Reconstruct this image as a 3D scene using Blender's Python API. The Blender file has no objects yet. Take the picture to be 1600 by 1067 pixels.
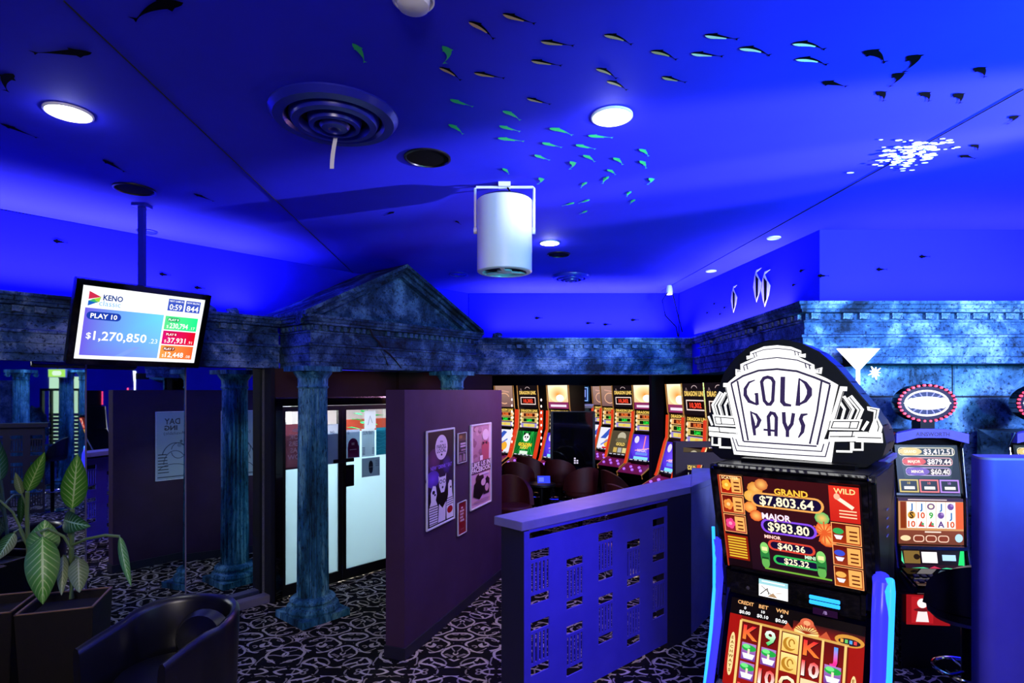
import bpy, bmesh, math, random
from mathutils import Vector, Matrix
from mathutils.geometry import tessellate_polygon
random.seed(7)
S = bpy.context.scene
COL = S.collection
R = math.radians

# ------------------------------------------------------------------ camera, world, exposure, large lamps
cam_d = bpy.data.cameras.new('camera'); cam = bpy.data.objects.new('camera', cam_d); COL.objects.link(cam)
EYE = 2.05; F = 900.0; HZ = 610.0; CZ = 3.44
cam.location = (0, 0, EYE); cam.rotation_euler = (R(90), 0, 0)
cam_d.sensor_width = 36; cam_d.lens = F / 1600 * 36
cam_d.shift_y = (HZ - 533.5) / 1600; cam_d.clip_start = 0.02
S.camera = cam
S.view_settings.view_transform = 'Standard'; S.view_settings.look = 'None'
S.view_settings.exposure = 0.0; S.view_settings.gamma = 1; S.view_settings.use_curve_mapping = False
w = bpy.data.worlds.new('world'); S.world = w; w.use_nodes = True
w.node_tree.nodes['Background'].inputs[0].default_value = (0.02, 0.05, 0.2, 1)
w.node_tree.nodes['Background'].inputs[1].default_value = 0.05

def lamp(kind, loc, energy, color=(1, 1, 1), target=None, size=0.2, size_y=None, spot=60, blend=0.5):
    l = bpy.data.lights.new(kind.lower() + '_lamp', kind); o = bpy.data.objects.new(kind.lower() + '_lamp', l)
    COL.objects.link(o); o.location = loc; l.energy = energy; l.color = color
    if kind == 'AREA':
        l.size = size
        if size_y: l.shape = 'RECTANGLE'; l.size_y = size_y
    else:
        l.shadow_soft_size = size
        if kind == 'SPOT': l.spot_size = R(spot); l.spot_blend = blend
    if target is not None:
        o.rotation_euler = (Vector(target) - Vector(loc)).to_track_quat('-Z', 'Y').to_euler()
    return o

# plan frame of the slanting left wall: origin O, U along the wall, N out into the room
O = Vector((-1.77, 6.54)); U = Vector((.656, .755)); N = Vector((.755, -.656)); AU = math.atan2(U.y, U.x)
def sd(s, d, z=0): p = O + U * s + N * d; return Vector((p.x, p.y, z))
def at(px, py, Y): return Vector(((px - 800) / F * Y, Y, EYE + (HZ - py) / F * Y))
def ceil_at(px, py, dz=0): Y = F * (CZ - EYE) / (HZ - py); return Vector(((px - 800) / F * Y, Y, CZ - dz))

COVE = (.33, .30, 1.0)
def cove(a, b, power, wdt=.16):
    a = Vector(a); b = Vector(b); m = (a + b) / 2; d = b - a
    o = lamp('AREA', m, power * d.length, COVE, None, d.length, wdt); o.data.spread = R(125)
    o.rotation_euler = (Matrix.Rotation(math.atan2(d.y, d.x), 4, 'Z') @ Matrix.Rotation(math.pi, 4, 'X')).to_euler()
    return o
cove(sd(-4.0, -.08, 2.80), sd(-1.7, -.08, 2.80), 27)
cove(sd(-1.5, -.08, 2.80), sd(-1.05, -.08, 2.80), 27)
cove((-.3, 8.05, 2.80), (2.2, 8.05, 2.80), 27)
cove((2.56, 5.4, 2.80), (2.46, 7.7, 2.80), 27)
cove((2.7, 4.82, 2.80), (6.5, 4.82, 2.80), 8)
# daylight striking the ceiling from the windows on the right, then unseen lamps near the camera, most added as fill
lamp('SPOT', (6.4, 1.6, 2.15), 6500, (.62, .62, 1), (1.6, 3.2, 3.44), .06, spot=15, blend=.6)
lamp('SPOT', (6.4, 1.2, 2.15), 4200, (.62, .62, 1), (1.6, 3.85, 3.44), .06, spot=11, blend=.6)
lamp('AREA', (2.6, -.7, 1.7), 120, (.10, .75, 1), (2.5, 2.4, 3.44), .5).data.spread = R(75)  # added cyan uplight, brightens the upper right ceiling
lamp('SPOT', (3.9, -.8, 3.1), 5200, (.40, .56, 1), (3.3, 4.6, 2.45), .5, spot=42, blend=.7)
lamp('AREA', (.2, -1.5, 3.2), 150, (1, .88, .82), (-.6, 6, 1.8), 1.2)  # added neutral lamp, keeps carpet and partition from turning blue
lamp('SPOT', (1.0, 1.9, 3.38), 680, (.08, .03, 1), (.42, 3.85, .45), .1, spot=30, blend=1)  # added blue spot, colours the low slotted screen

# ------------------------------------------------------------------ materials
def lin(h):
    if not isinstance(h, str): return tuple(h[:3])
    v = [int(h[i:i + 2], 16) / 255 for i in (0, 2, 4)]
    return tuple(c / 12.92 if c <= .04045 else ((c + .055) / 1.055) ** 2.4 for c in v)
def mat(name, color, rough=.6, metal=0, spec=.5, emit=None, estr=1.0, coat=0):
    m = bpy.data.materials.new(name); m.use_nodes = True; b = m.node_tree.nodes['Principled BSDF']
    b.inputs['Base Color'].default_value = (*lin(color), 1); b.inputs['Roughness'].default_value = rough
    b.inputs['Metallic'].default_value = metal; b.inputs['Specular IOR Level'].default_value = spec
    b.inputs['Coat Weight'].default_value = coat
    if emit is not None:
        b.inputs['Emission Color'].default_value = (*lin(emit), 1); b.inputs['Emission Strength'].default_value = estr
    return m
def nodes(m): return m.node_tree.nodes, m.node_tree.links, m.node_tree.nodes['Principled BSDF']
def noise(nt, scale, detail=4, rough=.5, vec=None, dist=0):
    n = nt.nodes.new('ShaderNodeTexNoise'); n.inputs['Scale'].default_value = scale; n.inputs['Detail'].default_value = detail
    n.inputs['Roughness'].default_value = rough; n.inputs['Distortion'].default_value = dist
    if vec is not None: nt.links.new(vec, n.inputs['Vector'])
    return n
def ramp(nt, fac, stops):
    r = nt.nodes.new('ShaderNodeValToRGB'); nt.links.new(fac, r.inputs[0]); e = r.color_ramp.elements
    while len(e) < len(stops): e.new(.5)
    for k, (p, c) in enumerate(stops): e[k].position = p; e[k].color = (*c, 1)
    return r
def math_n(nt, op, a, b=None, c=None):
    n = nt.nodes.new('ShaderNodeMath'); n.operation = op
    for k, v in enumerate((a, b, c)):
        if v is None: continue
        if isinstance(v, (int, float)): n.inputs[k].default_value = v
        else: nt.links.new(v, n.inputs[k])
    return n.outputs[0]
def mottle(name, c1, c2, scale=3, rough=.8, bump=0, spec=.3):
    m = mat(name, c1, rough, spec=spec); nt = m.node_tree; b = nt.nodes['Principled BSDF']
    tc = nt.nodes.new('ShaderNodeTexCoord')
    n = noise(nt, scale, 5, .6, tc.outputs['Object'])
    r = ramp(nt, n.outputs[0], [(.3, lin(c1)), (.7, lin(c2))]); nt.links.new(r.outputs[0], b.inputs['Base Color'])
    if bump:
        n2 = noise(nt, scale * 20, 3, .6, tc.outputs['Object']); bp = nt.nodes.new('ShaderNodeBump'); bp.inputs['Strength'].default_value = bump
        bp.inputs['Distance'].default_value = .01; nt.links.new(n2.outputs[0], bp.inputs['Height']); nt.links.new(bp.outputs[0], b.inputs['Normal'])
    return m
def stone_mat(name, dark, mid, light, sx=1, sz=1):
    m = mat(name, mid, .85, spec=.2); nt = m.node_tree; b = nt.nodes['Principled BSDF']
    tc = nt.nodes.new('ShaderNodeTexCoord'); mp = nt.nodes.new('ShaderNodeMapping'); mp.inputs['Scale'].default_value = (sx, sx, sz)
    nt.links.new(tc.outputs['Object'], mp.inputs['Vector']); v = mp.outputs[0]
    a = noise(nt, 3.2, 7, .68, v, .4); f = noise(nt, 42, 4, .7, v)
    r1 = ramp(nt, a.outputs[0], [(.36, lin(dark)), (.5, lin(mid)), (.66, lin(light))])
    r2 = ramp(nt, f.outputs[0], [(.36, (.03, .05, .07)), (.48, (1, 1, 1))])
    mx = nt.nodes.new('ShaderNodeMix'); mx.data_type = 'RGBA'; mx.blend_type = 'MULTIPLY'; mx.inputs[0].default_value = .85
    nt.links.new(r1.outputs[0], mx.inputs[6]); nt.links.new(r2.outputs[0], mx.inputs[7]); nt.links.new(mx.outputs[2], b.inputs['Base Color'])
    bp = nt.nodes.new('ShaderNodeBump'); bp.inputs['Strength'].default_value = .7; bp.inputs['Distance'].default_value = .012
    nt.links.new(f.outputs[0], bp.inputs['Height']); nt.links.new(bp.outputs[0], b.inputs['Normal'])
    return m
def carpet_mat():
    m = mat('carpet_scroll', '0a0908', .95, spec=.1); nt = m.node_tree; b = nt.nodes['Principled BSDF']
    tc = nt.nodes.new('ShaderNodeTexCoord'); sp = nt.nodes.new('ShaderNodeSeparateXYZ'); nt.links.new(tc.outputs['Object'], sp.inputs[0])
    x = math_n(nt, 'PINGPONG', sp.outputs[0], .44); y = math_n(nt, 'PINGPONG', sp.outputs[1], .60)
    cb = nt.nodes.new('ShaderNodeCombineXYZ'); nt.links.new(x, cb.inputs[0]); nt.links.new(y, cb.inputs[1])
    nz = noise(nt, 5.0, 1, .5, cb.outputs[0]); wv = nt.nodes.new('ShaderNodeMix'); wv.data_type = 'RGBA'; wv.inputs[0].default_value = .09
    nt.links.new(cb.outputs[0], wv.inputs[6]); nt.links.new(nz.outputs[1], wv.inputs[7])
    out = None
    for sc, fr, th in ((3.4, 19.0, .82), (5.2, 17.0, .86)):
        vo = nt.nodes.new('ShaderNodeTexVoronoi'); vo.voronoi_dimensions = '2D'; vo.inputs['Scale'].default_value = sc
        nt.links.new(wv.outputs[2], vo.inputs['Vector'])
        s = math_n(nt, 'SINE', math_n(nt, 'MULTIPLY', vo.outputs['Distance'], fr))
        s = math_n(nt, 'GREATER_THAN', s, th)
        out = s if out is None else math_n(nt, 'MAXIMUM', out, math_n(nt, 'MULTIPLY', s, .55))
    n2 = noise(nt, 12, 2, .5, cb.outputs[0]); g = math_n(nt, 'GREATER_THAN', n2.outputs[0], .40)
    fz = noise(nt, 160, 2, .5, tc.outputs['Object'])
    k = math_n(nt, 'MULTIPLY', math_n(nt, 'MULTIPLY', out, g), math_n(nt, 'ADD', fz.outputs[0], .35))
    r = ramp(nt, k, [(0, (.004, .0035, .004)), (.9, (.50, .43, .33))]); nt.links.new(r.outputs[0], b.inputs['Base Color'])
    return m
def attr_mat(name, emit=0.0, rough=.4):
    m = mat(name, '000000', rough, spec=.15 if emit else .4); nt = m.node_tree; b = nt.nodes['Principled BSDF']
    a = nt.nodes.new('ShaderNodeAttribute'); a.attribute_name = 'Col'
    if emit:
        nt.links.new(a.outputs[0], b.inputs['Emission Color']); b.inputs['Emission Strength'].default_value = emit
    else: nt.links.new(a.outputs[0], b.inputs['Base Color'])
    return m
def leaf_mat(name, c1, c2, vein):
    m = mat(name, c1, .4); nt = m.node_tree; b = nt.nodes['Principled BSDF']
    a = nt.nodes.new('ShaderNodeAttribute'); a.attribute_name = 'Col'; sp = nt.nodes.new('ShaderNodeSeparateColor'); nt.links.new(a.outputs[0], sp.inputs[0])
    ph = math_n(nt, 'SUBTRACT', math_n(nt, 'MULTIPLY', sp.outputs[0], 62.0), math_n(nt, 'MULTIPLY', sp.outputs[1], 14.0))
    s = math_n(nt, 'SINE', ph); st = math_n(nt, 'GREATER_THAN', s, .80)
    mid = math_n(nt, 'LESS_THAN', sp.outputs[1], .07)
    k = math_n(nt, 'MAXIMUM', math_n(nt, 'MULTIPLY', st, math_n(nt, 'SUBTRACT', 1.0, sp.outputs[1])), mid)
    r0 = ramp(nt, sp.outputs[1], [(0, lin(c2)), (1, lin(c1))])
    mx = nt.nodes.new('ShaderNodeMix'); mx.data_type = 'RGBA'; nt.links.new(k, mx.inputs[0]); nt.links.new(r0.outputs[0], mx.inputs[6]); mx.inputs[7].default_value = (*lin(vein), 1)
    nt.links.new(mx.outputs[2], b.inputs['Base Color'])
    return m
def glass_mat(name, tint=(1, 1, 1), k=.08):
    m = bpy.data.materials.new(name); m.use_nodes = True; nt = m.node_tree; nt.nodes.remove(nt.nodes['Principled BSDF'])
    t = nt.nodes.new('ShaderNodeBsdfTransparent'); t.inputs[0].default_value = (*tint, 1); g = nt.nodes.new('ShaderNodeBsdfGlossy'); g.inputs['Roughness'].default_value = .03
    mx = nt.nodes.new('ShaderNodeMixShader'); mx.inputs[0].default_value = k; nt.links.new(t.outputs[0], mx.inputs[1]); nt.links.new(g.outputs[0], mx.inputs[2])
    nt.links.new(mx.outputs[0], nt.nodes['Material Output'].inputs[0]); return m
def frost_mat():
    m = bpy.data.materials.new('frosted_film'); m.use_nodes = True; nt = m.node_tree; nt.nodes.remove(nt.nodes['Principled BSDF'])
    t = nt.nodes.new('ShaderNodeBsdfTranslucent'); t.inputs[0].default_value = (.62, .78, .84, 1); d = nt.nodes.new('ShaderNodeBsdfDiffuse'); d.inputs[0].default_value = (.5, .6, .65, 1)
    mx = nt.nodes.new('ShaderNodeMixShader'); mx.inputs[0].default_value = .25; nt.links.new(t.outputs[0], mx.inputs[1]); nt.links.new(d.outputs[0], mx.inputs[2])
    nt.links.new(mx.outputs[0], nt.nodes['Material Output'].inputs[0]); return m

def thin_print():
    m = bpy.data.materials.new('backlit_sheet'); m.use_nodes = True; nt = m.node_tree; nt.nodes.remove(nt.nodes['Principled BSDF'])
    a = nt.nodes.new('ShaderNodeAttribute'); a.attribute_name = 'Col'
    t = nt.nodes.new('ShaderNodeBsdfTranslucent'); d = nt.nodes.new('ShaderNodeBsdfDiffuse'); mx = nt.nodes.new('ShaderNodeMixShader'); mx.inputs[0].default_value = .45
    for n in (t, d): nt.links.new(a.outputs[0], n.inputs[0])
    nt.links.new(t.outputs[0], mx.inputs[1]); nt.links.new(d.outputs[0], mx.inputs[2]); nt.links.new(mx.outputs[0], nt.nodes['Material Output'].inputs[0]); return m
M = dict(thin=thin_print(),
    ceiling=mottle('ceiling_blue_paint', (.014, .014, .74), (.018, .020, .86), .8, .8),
    wall=mottle('wall_blue_paint', (.002, .001, .72), (.003, .002, .84), 1.2, .8),
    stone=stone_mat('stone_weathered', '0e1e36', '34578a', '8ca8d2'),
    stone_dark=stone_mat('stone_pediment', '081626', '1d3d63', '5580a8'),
    column=stone_mat('stone_column', '0e2c40', '2a6a8a', '7fc0d0', 1.6, .35),
    block=stone_mat('stone_block', '14283f', '3c6490', '7ea6c8', .8, .8),
    carpet=carpet_mat(), navy=mottle('navy_paint', '060818', '0a1026', 2, .8),
    plum=mottle('plum_paint', '39203c', '42284a', 2, .75), maroon=mat('maroon_paint', '25090f', .8),
    black=mat('black_plastic', '050507', .35), gloss=mat('black_gloss', '020204', .08, coat=.5), metal=mat('dark_metal', '101014', .35, .8),
    chrome=mat('chrome', 'd8d8e0', .12, 1), white=mat('white_enamel', 'dcdce8', .28), cap=mat('black_fabric_cap', '060608', .7),
    mirror=mat('mirror_silver', (.62, .74, .80), .015, 1), leather=mat('navy_leather', '0b0b14', .32, spec=.6), redv=mottle('oxblood_vinyl', '2a0507', '3c0b09', 5, .5),
    lav=mottle('lavender_laminate', '6a6690', '77729e', 6, .55), lavdark=mat('indigo_laminate', '17142a', .6), violet=mottle('violet_board', '3a35a0', '4540ac', 4, .6),
    kerb=mat('pale_timber', '6d6878', .6), glass=glass_mat('clear_glass'), frost=frost_mat(), bright=mat('white_room_paint', 'eeeeee', .8),
    soil=mat('soil', '0a0806', .95), pot=mottle('brown_pot', '0b0706', '130c0a', 30, .5, .4), stem=mat('plant_stem', '5d7a48', .5),
    leaf=leaf_mat('leaf_green', '235f10', '4f9a22', 'b0d080'), leafp=leaf_mat('leaf_pale', '50683a', '6a8048', '9fb080'), leafd=leaf_mat('leaf_dark', '14401a', '24602a', '8fc0a0'),
    art=attr_mat('lit_screen', 1.3), art2=attr_mat('lit_sign', 1.5), print=attr_mat('printed_sheet', 0, .35),
    cyan=mat('cyan_light_tube', '10304a', .3, emit=(.02, .32, 1), estr=2.2), blueled=mat('blue_light_tube', '08083a', .3, emit=(.03, .03, 1), estr=1.6),
    redled=mat('red_lit_panel', '400804', .4, emit=(1, .06, .015), estr=.75), gold=mat('gold_trim', 'c08a40', .3, .7, emit=(1, .45, .12), estr=.25),
    deck=mat('plum_deck', '5a1038', .3, emit=(.45, .02, .22), estr=.25), bulb=mat('warm_bulb', 'ffffff', .4, emit=(1, .75, .6), estr=1.8),
    bluebtn=mat('violet_button', '3030a0', .3, emit=(.35, .12, 1), estr=1.6), disc=mat('lamp_diffuser', 'ffffff', .4, emit=(1, 1, 1), estr=9), dim=mat('pale_lens', 'b0b0ff', .4, emit=(.4, .35, 1), estr=.8),
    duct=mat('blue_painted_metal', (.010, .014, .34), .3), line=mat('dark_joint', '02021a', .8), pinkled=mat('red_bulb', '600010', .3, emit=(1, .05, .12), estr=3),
    tan=mat('fish_tan', 'e2b27a', .6), green=mat('fish_green', '35d87c', .6), fdark=mat('fish_dark', '010108', .95, spec=.05), fpale=mat('fish_pale', 'fff0d8', .6), fwhite=mat('fish_white', 'ffffff', .6, emit=(1, 1, 1), estr=.15),
    exitg=mat('exit_green', '70c040', .4, emit=(.6, 1, .25), estr=1.5), wood=mat('pale_wood', '8a6a50', .6), orange=mat('orange_panel', 'e0553a', .6), cream=mat('cream_sign', 'fff', .4) if False else mat('white_lit_sign', 'ffffff', .4, emit=(1, .98, 1), estr=2.2),
    outside=mat('daylight_foliage', '90b080', .8, emit=(.62, .85, .55), estr=1.2), slat=mat('grey_slat', '6a6478', .6), idol=mat('idol_stripe', 'c0c0e8', .6), cable=mat('black_cable', '020204', .9, spec=.1))

# ------------------------------------------------------------------ mesh helpers
class MB:
    def __init__(s): s.bm = bmesh.new()
    def box(s, x0, y0, z0, x1, y1, z1, mtx=None):
        v = [s.bm.verts.new((x, y, z)) for x in (x0, x1) for y in (y0, y1) for z in (z0, z1)]
        for f in ((0, 1, 3, 2), (4, 6, 7, 5), (0, 4, 5, 1), (2, 3, 7, 6), (0, 2, 6, 4), (1, 5, 7, 3)): s.bm.faces.new([v[i] for i in f])
        if mtx is not None: bmesh.ops.transform(s.bm, matrix=mtx, verts=v)
        return s
    def prism(s, poly, a, b, axis='x', mtx=None):
        """poly in the two other axes, pushed from a to b along axis"""
        def P(p, t): return {'x': (t, p[0], p[1]), 'y': (p[0], t, p[1]), 'z': (p[0], p[1], t)}[axis]
        v0 = [s.bm.verts.new(P(p, a)) for p in poly]; v1 = [s.bm.verts.new(P(p, b)) for p in poly]; n = len(poly)
        for i in range(n): s.bm.faces.new([v0[i], v0[(i + 1) % n], v1[(i + 1) % n], v1[i]])
        for vs in (v0, v1):
            for t in tessellate_polygon([[v.co for v in vs]]): 
                try: s.bm.faces.new([vs[i] for i in t])
                except ValueError: pass
        if mtx is not None: bmesh.ops.transform(s.bm, matrix=mtx, verts=v0 + v1)
        return s
    def tube(s, pts, r, n=8, cap=True):
        pts = [Vector(p) for p in pts]; rings = []; rr = r if isinstance(r, (list, tuple)) else [r] * len(pts)
        ref = Vector((0, 0, 1))
        for i, p in enumerate(pts):
            t = (pts[min(i + 1, len(pts) - 1)] - pts[max(i - 1, 0)]).normalized()
            a = t.cross(ref)
            if a.length < .05: a = t.cross(Vector((1, 0, 0)))
            a.normalize(); b = t.cross(a)
            rings.append([s.bm.verts.new(p + (a * math.cos(k * 2 * math.pi / n) + b * math.sin(k * 2 * math.pi / n)) * rr[i]) for k in range(n)])
        for i in range(len(rings) - 1):
            for k in range(n): s.bm.faces.new([rings[i][k], rings[i][(k + 1) % n], rings[i + 1][(k + 1) % n], rings[i + 1][k]])
        if cap: s.bm.faces.new(rings[0]); s.bm.faces.new(rings[-1])
        return s
    def lathe(s, prof, n=24, cx=0, cy=0, close=True, rad=None):
        rings = []
        for (r, z) in prof:
            rings.append([s.bm.verts.new((cx + (rad(r, k, n, z) if rad else r) * math.cos(k * 2 * math.pi / n), cy + (rad(r, k, n, z) if rad else r) * math.sin(k * 2 * math.pi / n), z)) for k in range(n)])
        for i in range(len(rings) - 1):
            for k in range(n): s.bm.faces.new([rings[i][k], rings[i][(k + 1) % n], rings[i + 1][(k + 1) % n], rings[i + 1][k]])
        if close: s.bm.faces.new(rings[0]); s.bm.faces.new(rings[-1])
        return s
    def torus(s, R_, r, cx=0, cy=0, cz=0, n=28, k=8):
        pts = [(cx + R_ * math.cos(i * 2 * math.pi / n), cy + R_ * math.sin(i * 2 * math.pi / n), cz) for i in range(n + 1)]
        return s.tube(pts, r, k, False)
    def quad(s, *p): s.bm.faces.new([s.bm.verts.new(q) for q in p]); return s
    def build(s, name, m, parent=None, loc=None, rz=0, bevel=0, smooth=35, mtx=None, kind=None, label=None):
        if bevel: bmesh.ops.bevel(s.bm, geom=[e for e in s.bm.edges], offset=bevel, segments=2, affect='EDGES', clamp_overlap=True)
        bmesh.ops.recalc_face_normals(s.bm, faces=s.bm.faces)
        me = bpy.data.meshes.new(name); s.bm.to_mesh(me); s.bm.free()
        me.materials.append(M[m] if isinstance(m, str) else m)
        if smooth:
            me.polygons.foreach_set('use_smooth', [True] * len(me.polygons)); me.set_sharp_from_angle(angle=R(smooth))
        return link(name, me, parent, loc, rz, mtx, kind, label)
def link(name, me, parent=None, loc=None, rz=0, mtx=None, kind=None, label=None):
    o = bpy.data.objects.new(name, me); COL.objects.link(o)
    if parent is not None: o.parent = parent
    if loc is not None: o.location = loc
    if rz: o.rotation_euler = (0, 0, rz)
    if mtx is not None: o.matrix_basis = mtx
    if kind: o['kind'] = kind
    if label: o['label'] = label
    return o
def tag(o, label, cat, group=None):
    o['label'] = label; o['category'] = cat
    if group: o['group'] = group
    return o
def thing(name, label, cat, loc=(0, 0, 0), rz=0, group=None, mtx=None):
    o = link(name, None, None, loc, rz, mtx); return tag(o, label, cat, group)
def struct(mb, name, m, parent=None, **k): return mb.build(name, m, parent, kind='structure', **k)
def copy_tree(o, parent=None):
    c = o.copy(); COL.objects.link(c)
    if parent is not None: c.parent = parent
    for ch in list(o.children): copy_tree(ch, c)
    return c

_glyph = {}
def glyphs(s, bold=0):
    if (s, bold) not in _glyph:
        cu = bpy.data.curves.new('t', 'FONT'); cu.body = s; cu.resolution_u = 2; cu.offset = bold; cu.size = 1
        ob = bpy.data.objects.new('t', cu); me = bpy.data.meshes.new_from_object(ob)
        vs = [(v.co.x, v.co.y) for v in me.vertices]; fs = [tuple(p.vertices) for p in me.polygons]
        bpy.data.objects.remove(ob); bpy.data.meshes.remove(me); bpy.data.curves.remove(cu)
        _glyph[(s, bold)] = (vs, fs)
    return _glyph[(s, bold)]
class Art:
    """flat graphics of a screen, sign or print: layers of coloured shapes, 0..1 both ways, facing -Y, origin at the centre"""
    def __init__(s, w, h, bg='000000'):
        s.w, s.h = w, h; s.v = []; s.f = []; s.c = []; s.z = 0.0
        if bg is not None: s.rect(0, 0, 1, 1, bg)
    def _add(s, pts, faces, cols):
        b = len(s.v); s.z += .00012
        for (x, y), c in zip(pts, cols): s.v.append((x * s.w - s.w / 2, -s.z, y * s.h - s.h / 2)); s.c.append(c)
        s.f += [tuple(i + b for i in f) for f in faces]; return s
    def rect(s, x0, y0, x1, y1, c, top=None, left=None):
        c = lin(c); t = lin(top) if top else c; l = lin(left) if left else c
        return s._add([(x0, y0), (x1, y0), (x1, y1), (x0, y1)], [(0, 1, 2, 3)], [l, c, t, t if not left else l])
    def poly(s, pts, c):
        fs = [t for t in tessellate_polygon([[Vector((p[0], p[1], 0)) for p in pts]])]
        return s._add(pts, fs, [lin(c)] * len(pts))
    def ell(s, cx, cy, rx, ry, c, n=18, c2=None):
        pts = [(cx, cy)] + [(cx + rx * math.cos(i * 2 * math.pi / n), cy + ry * math.sin(i * 2 * math.pi / n)) for i in range(n)]
        return s._add(pts, [(0, i + 1, (i + 1) % n + 1) for i in range(n)], [lin(c2 or c)] + [lin(c)] * n)
    def rrect(s, x0, y0, x1, y1, c, r=.3):
        ry = (y1 - y0) * r; rx = min(ry * s.h / s.w, (x1 - x0) / 2); pts = []
        for (cx, cy, a0) in ((x1 - rx, y1 - ry, 0), (x0 + rx, y1 - ry, 90), (x0 + rx, y0 + ry, 180), (x1 - rx, y0 + ry, 270)):
            for k in range(5): a = R(a0 + k * 22.5); pts.append((cx + rx * math.cos(a), cy + ry * math.sin(a)))
        return s.poly(pts, c)
    def text(s, t, cx, cy, hgt, c, bold=0.0, align='c', wmax=None, flip=False, c2=None):
        vs, fs = glyphs(t, bold)
        if not vs: return s
        x0 = min(v[0] for v in vs); x1 = max(v[0] for v in vs); y0 = min(v[1] for v in vs); y1 = max(v[1] for v in vs)
        k = hgt / .72; kx = k * s.h / s.w
        if wmax and (x1 - x0) * kx > wmax: kx = wmax / (x1 - x0)
        ox = {'c': -(x0 + x1) / 2, 'l': -x0, 'r': -x1}[align]; sg = -1 if flip else 1
        pts = [(cx + sg * (x + ox) * kx, cy + (y - .36) * k) for x, y in vs]
        cols = [lin(c)] * len(vs) if not c2 else [tuple(a + (b - a) * min(1, max(0, y / .72)) for a, b in zip(lin(c), lin(c2))) for x, y in vs]
        return s._add(pts, fs, cols)
    def line(s, pts, wd, c, wds=None, closed=False):
        """polyline of width wd, in units of h"""
        P = [Vector((p[0] * s.w, p[1] * s.h)) for p in pts]; n = len(P); L = []; Rr = []
        for i in range(n):
            a = P[i - 1] if (i or closed) else P[0]; b = P[(i + 1) % n] if (i < n - 1 or closed) else P[-1]
            d1 = (P[i] - a); d2 = (b - P[i]); d1 = d1.normalized() if d1.length > 1e-9 else d2.normalized(); d2 = d2.normalized() if d2.length > 1e-9 else d1
            t = (d1 + d2); t = t.normalized() if t.length > 1e-6 else d1; nn = Vector((-t.y, t.x)); k = (wds[i] if wds else wd) * s.h / 2 / max(.5, nn.dot(Vector((-d1.y, d1.x))))
            L.append(P[i] + nn * k); Rr.append(P[i] - nn * k)
        pts = [(p.x / s.w, p.y / s.h) for p in L + Rr]; m = n if closed else n - 1
        return s._add(pts, [(i, (i + 1) % n, n + (i + 1) % n, n + i) for i in range(m)], [lin(c)] * len(pts))
    def frame(s, x0, y0, x1, y1, wd, c): return s.line([(x0, y0), (x1, y0), (x1, y1), (x0, y1)], wd, c, closed=True)
    def mesh(s, name, m):
        me = bpy.data.meshes.new(name); me.from_pydata(s.v, [], s.f); me.update()
        a = me.color_attributes.new('Col', 'FLOAT_COLOR', 'POINT')
        a.data.foreach_set('color', [k for c in s.c for k in (*c, 1.0)])
        me.materials.append(M[m]); return me
    def build(s, name, m, parent=None, mtx=None, loc=None, label=None): return link(name, s.mesh(name, m), parent, loc, 0, mtx, None, label)
def arc(cx, cy, rx, ry, a0, a1, n=10): return [(cx + rx * math.cos(R(a0 + (a1 - a0) * i / n)), cy + ry * math.sin(R(a0 + (a1 - a0) * i / n))) for i in range(n + 1)]
def facing(loc, right, up, front):
    """matrix taking local x, z, -y to right, up, front"""
    m = Matrix.Identity(4)
    for i, v in enumerate((right, -Vector(front), up, loc)):
        for k in range(3): m[k][i] = v[k]
    return m
def tilt(loc, a): return Matrix.Translation(loc) @ Matrix.Rotation(a, 4, 'X')

# ------------------------------------------------------------------ room shell
struct(MB().box(-8, -6, -.1, 10, 15, 0), 'floor', 'carpet')
struct(MB().prism([(-8, -6), (10, -6), (10, 4.98), (2.66, 4.98), (2.38, 8.3), (-.7, 8.3), (-5.9, 2.0), (-8, 2.0)], CZ, CZ + .1, 'z'), 'ceiling', 'ceiling')
def wall(name, a, b, z0, z1, m, th=.08, **k):
    a = Vector(a); b = Vector(b); d = b - a; rz = math.atan2(d.y, d.x)
    return struct(MB().box(0, 0, z0, d.length, th, z1), name, m, loc=(a.x, a.y, 0), rz=rz, **k)
WL0 = sd(-6.2, -.25); WL1 = sd(2.05, -.25)
wall('wall_left', WL0.xy, WL1.xy, 2.27, CZ, 'wall')
wall('wall_far', (WL1.x, 8.23), (2.38, 8.23), 2.27, CZ, 'wall')
wall('wall_right', (2.39, 8.25), (2.66, 4.98), 2.27, CZ, 'wall', .08)
wall('wall_right_front', (2.66, 4.98), (10, 4.98), 2.27, CZ, 'wall')
wall('wall_side_right', (9.2, 5), (9.2, -6), 0, CZ, 'wall')
wall('wall_back', (10, -5.5), (-8, -5.5), 0, CZ, 'wall')
wall('wall_side_left', (-6.2, -6), (-6.2, 2.2), 0, CZ, 'wall')
# the gaming room behind the far entablature
wall('wall_gaming_left', (-.69, 7.95), (-.69, 13.6), 0, 2.55, 'navy')
wall('wall_gaming_far', (-.7, 13.5), (7, 13.5), 0, 2.55, 'navy')
wall('wall_gaming_right', (6.6, 13.6), (6.6, 4.9), 0, 2.55, 'navy')
struct(MB().prism([(-.7, 8.2), (2.5, 8.2), (2.7, 5.1), (7, 5.1), (7, 13.6), (-.7, 13.6)], 2.5, 2.56, 'z'), 'ceiling_gaming_room', 'navy')
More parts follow.
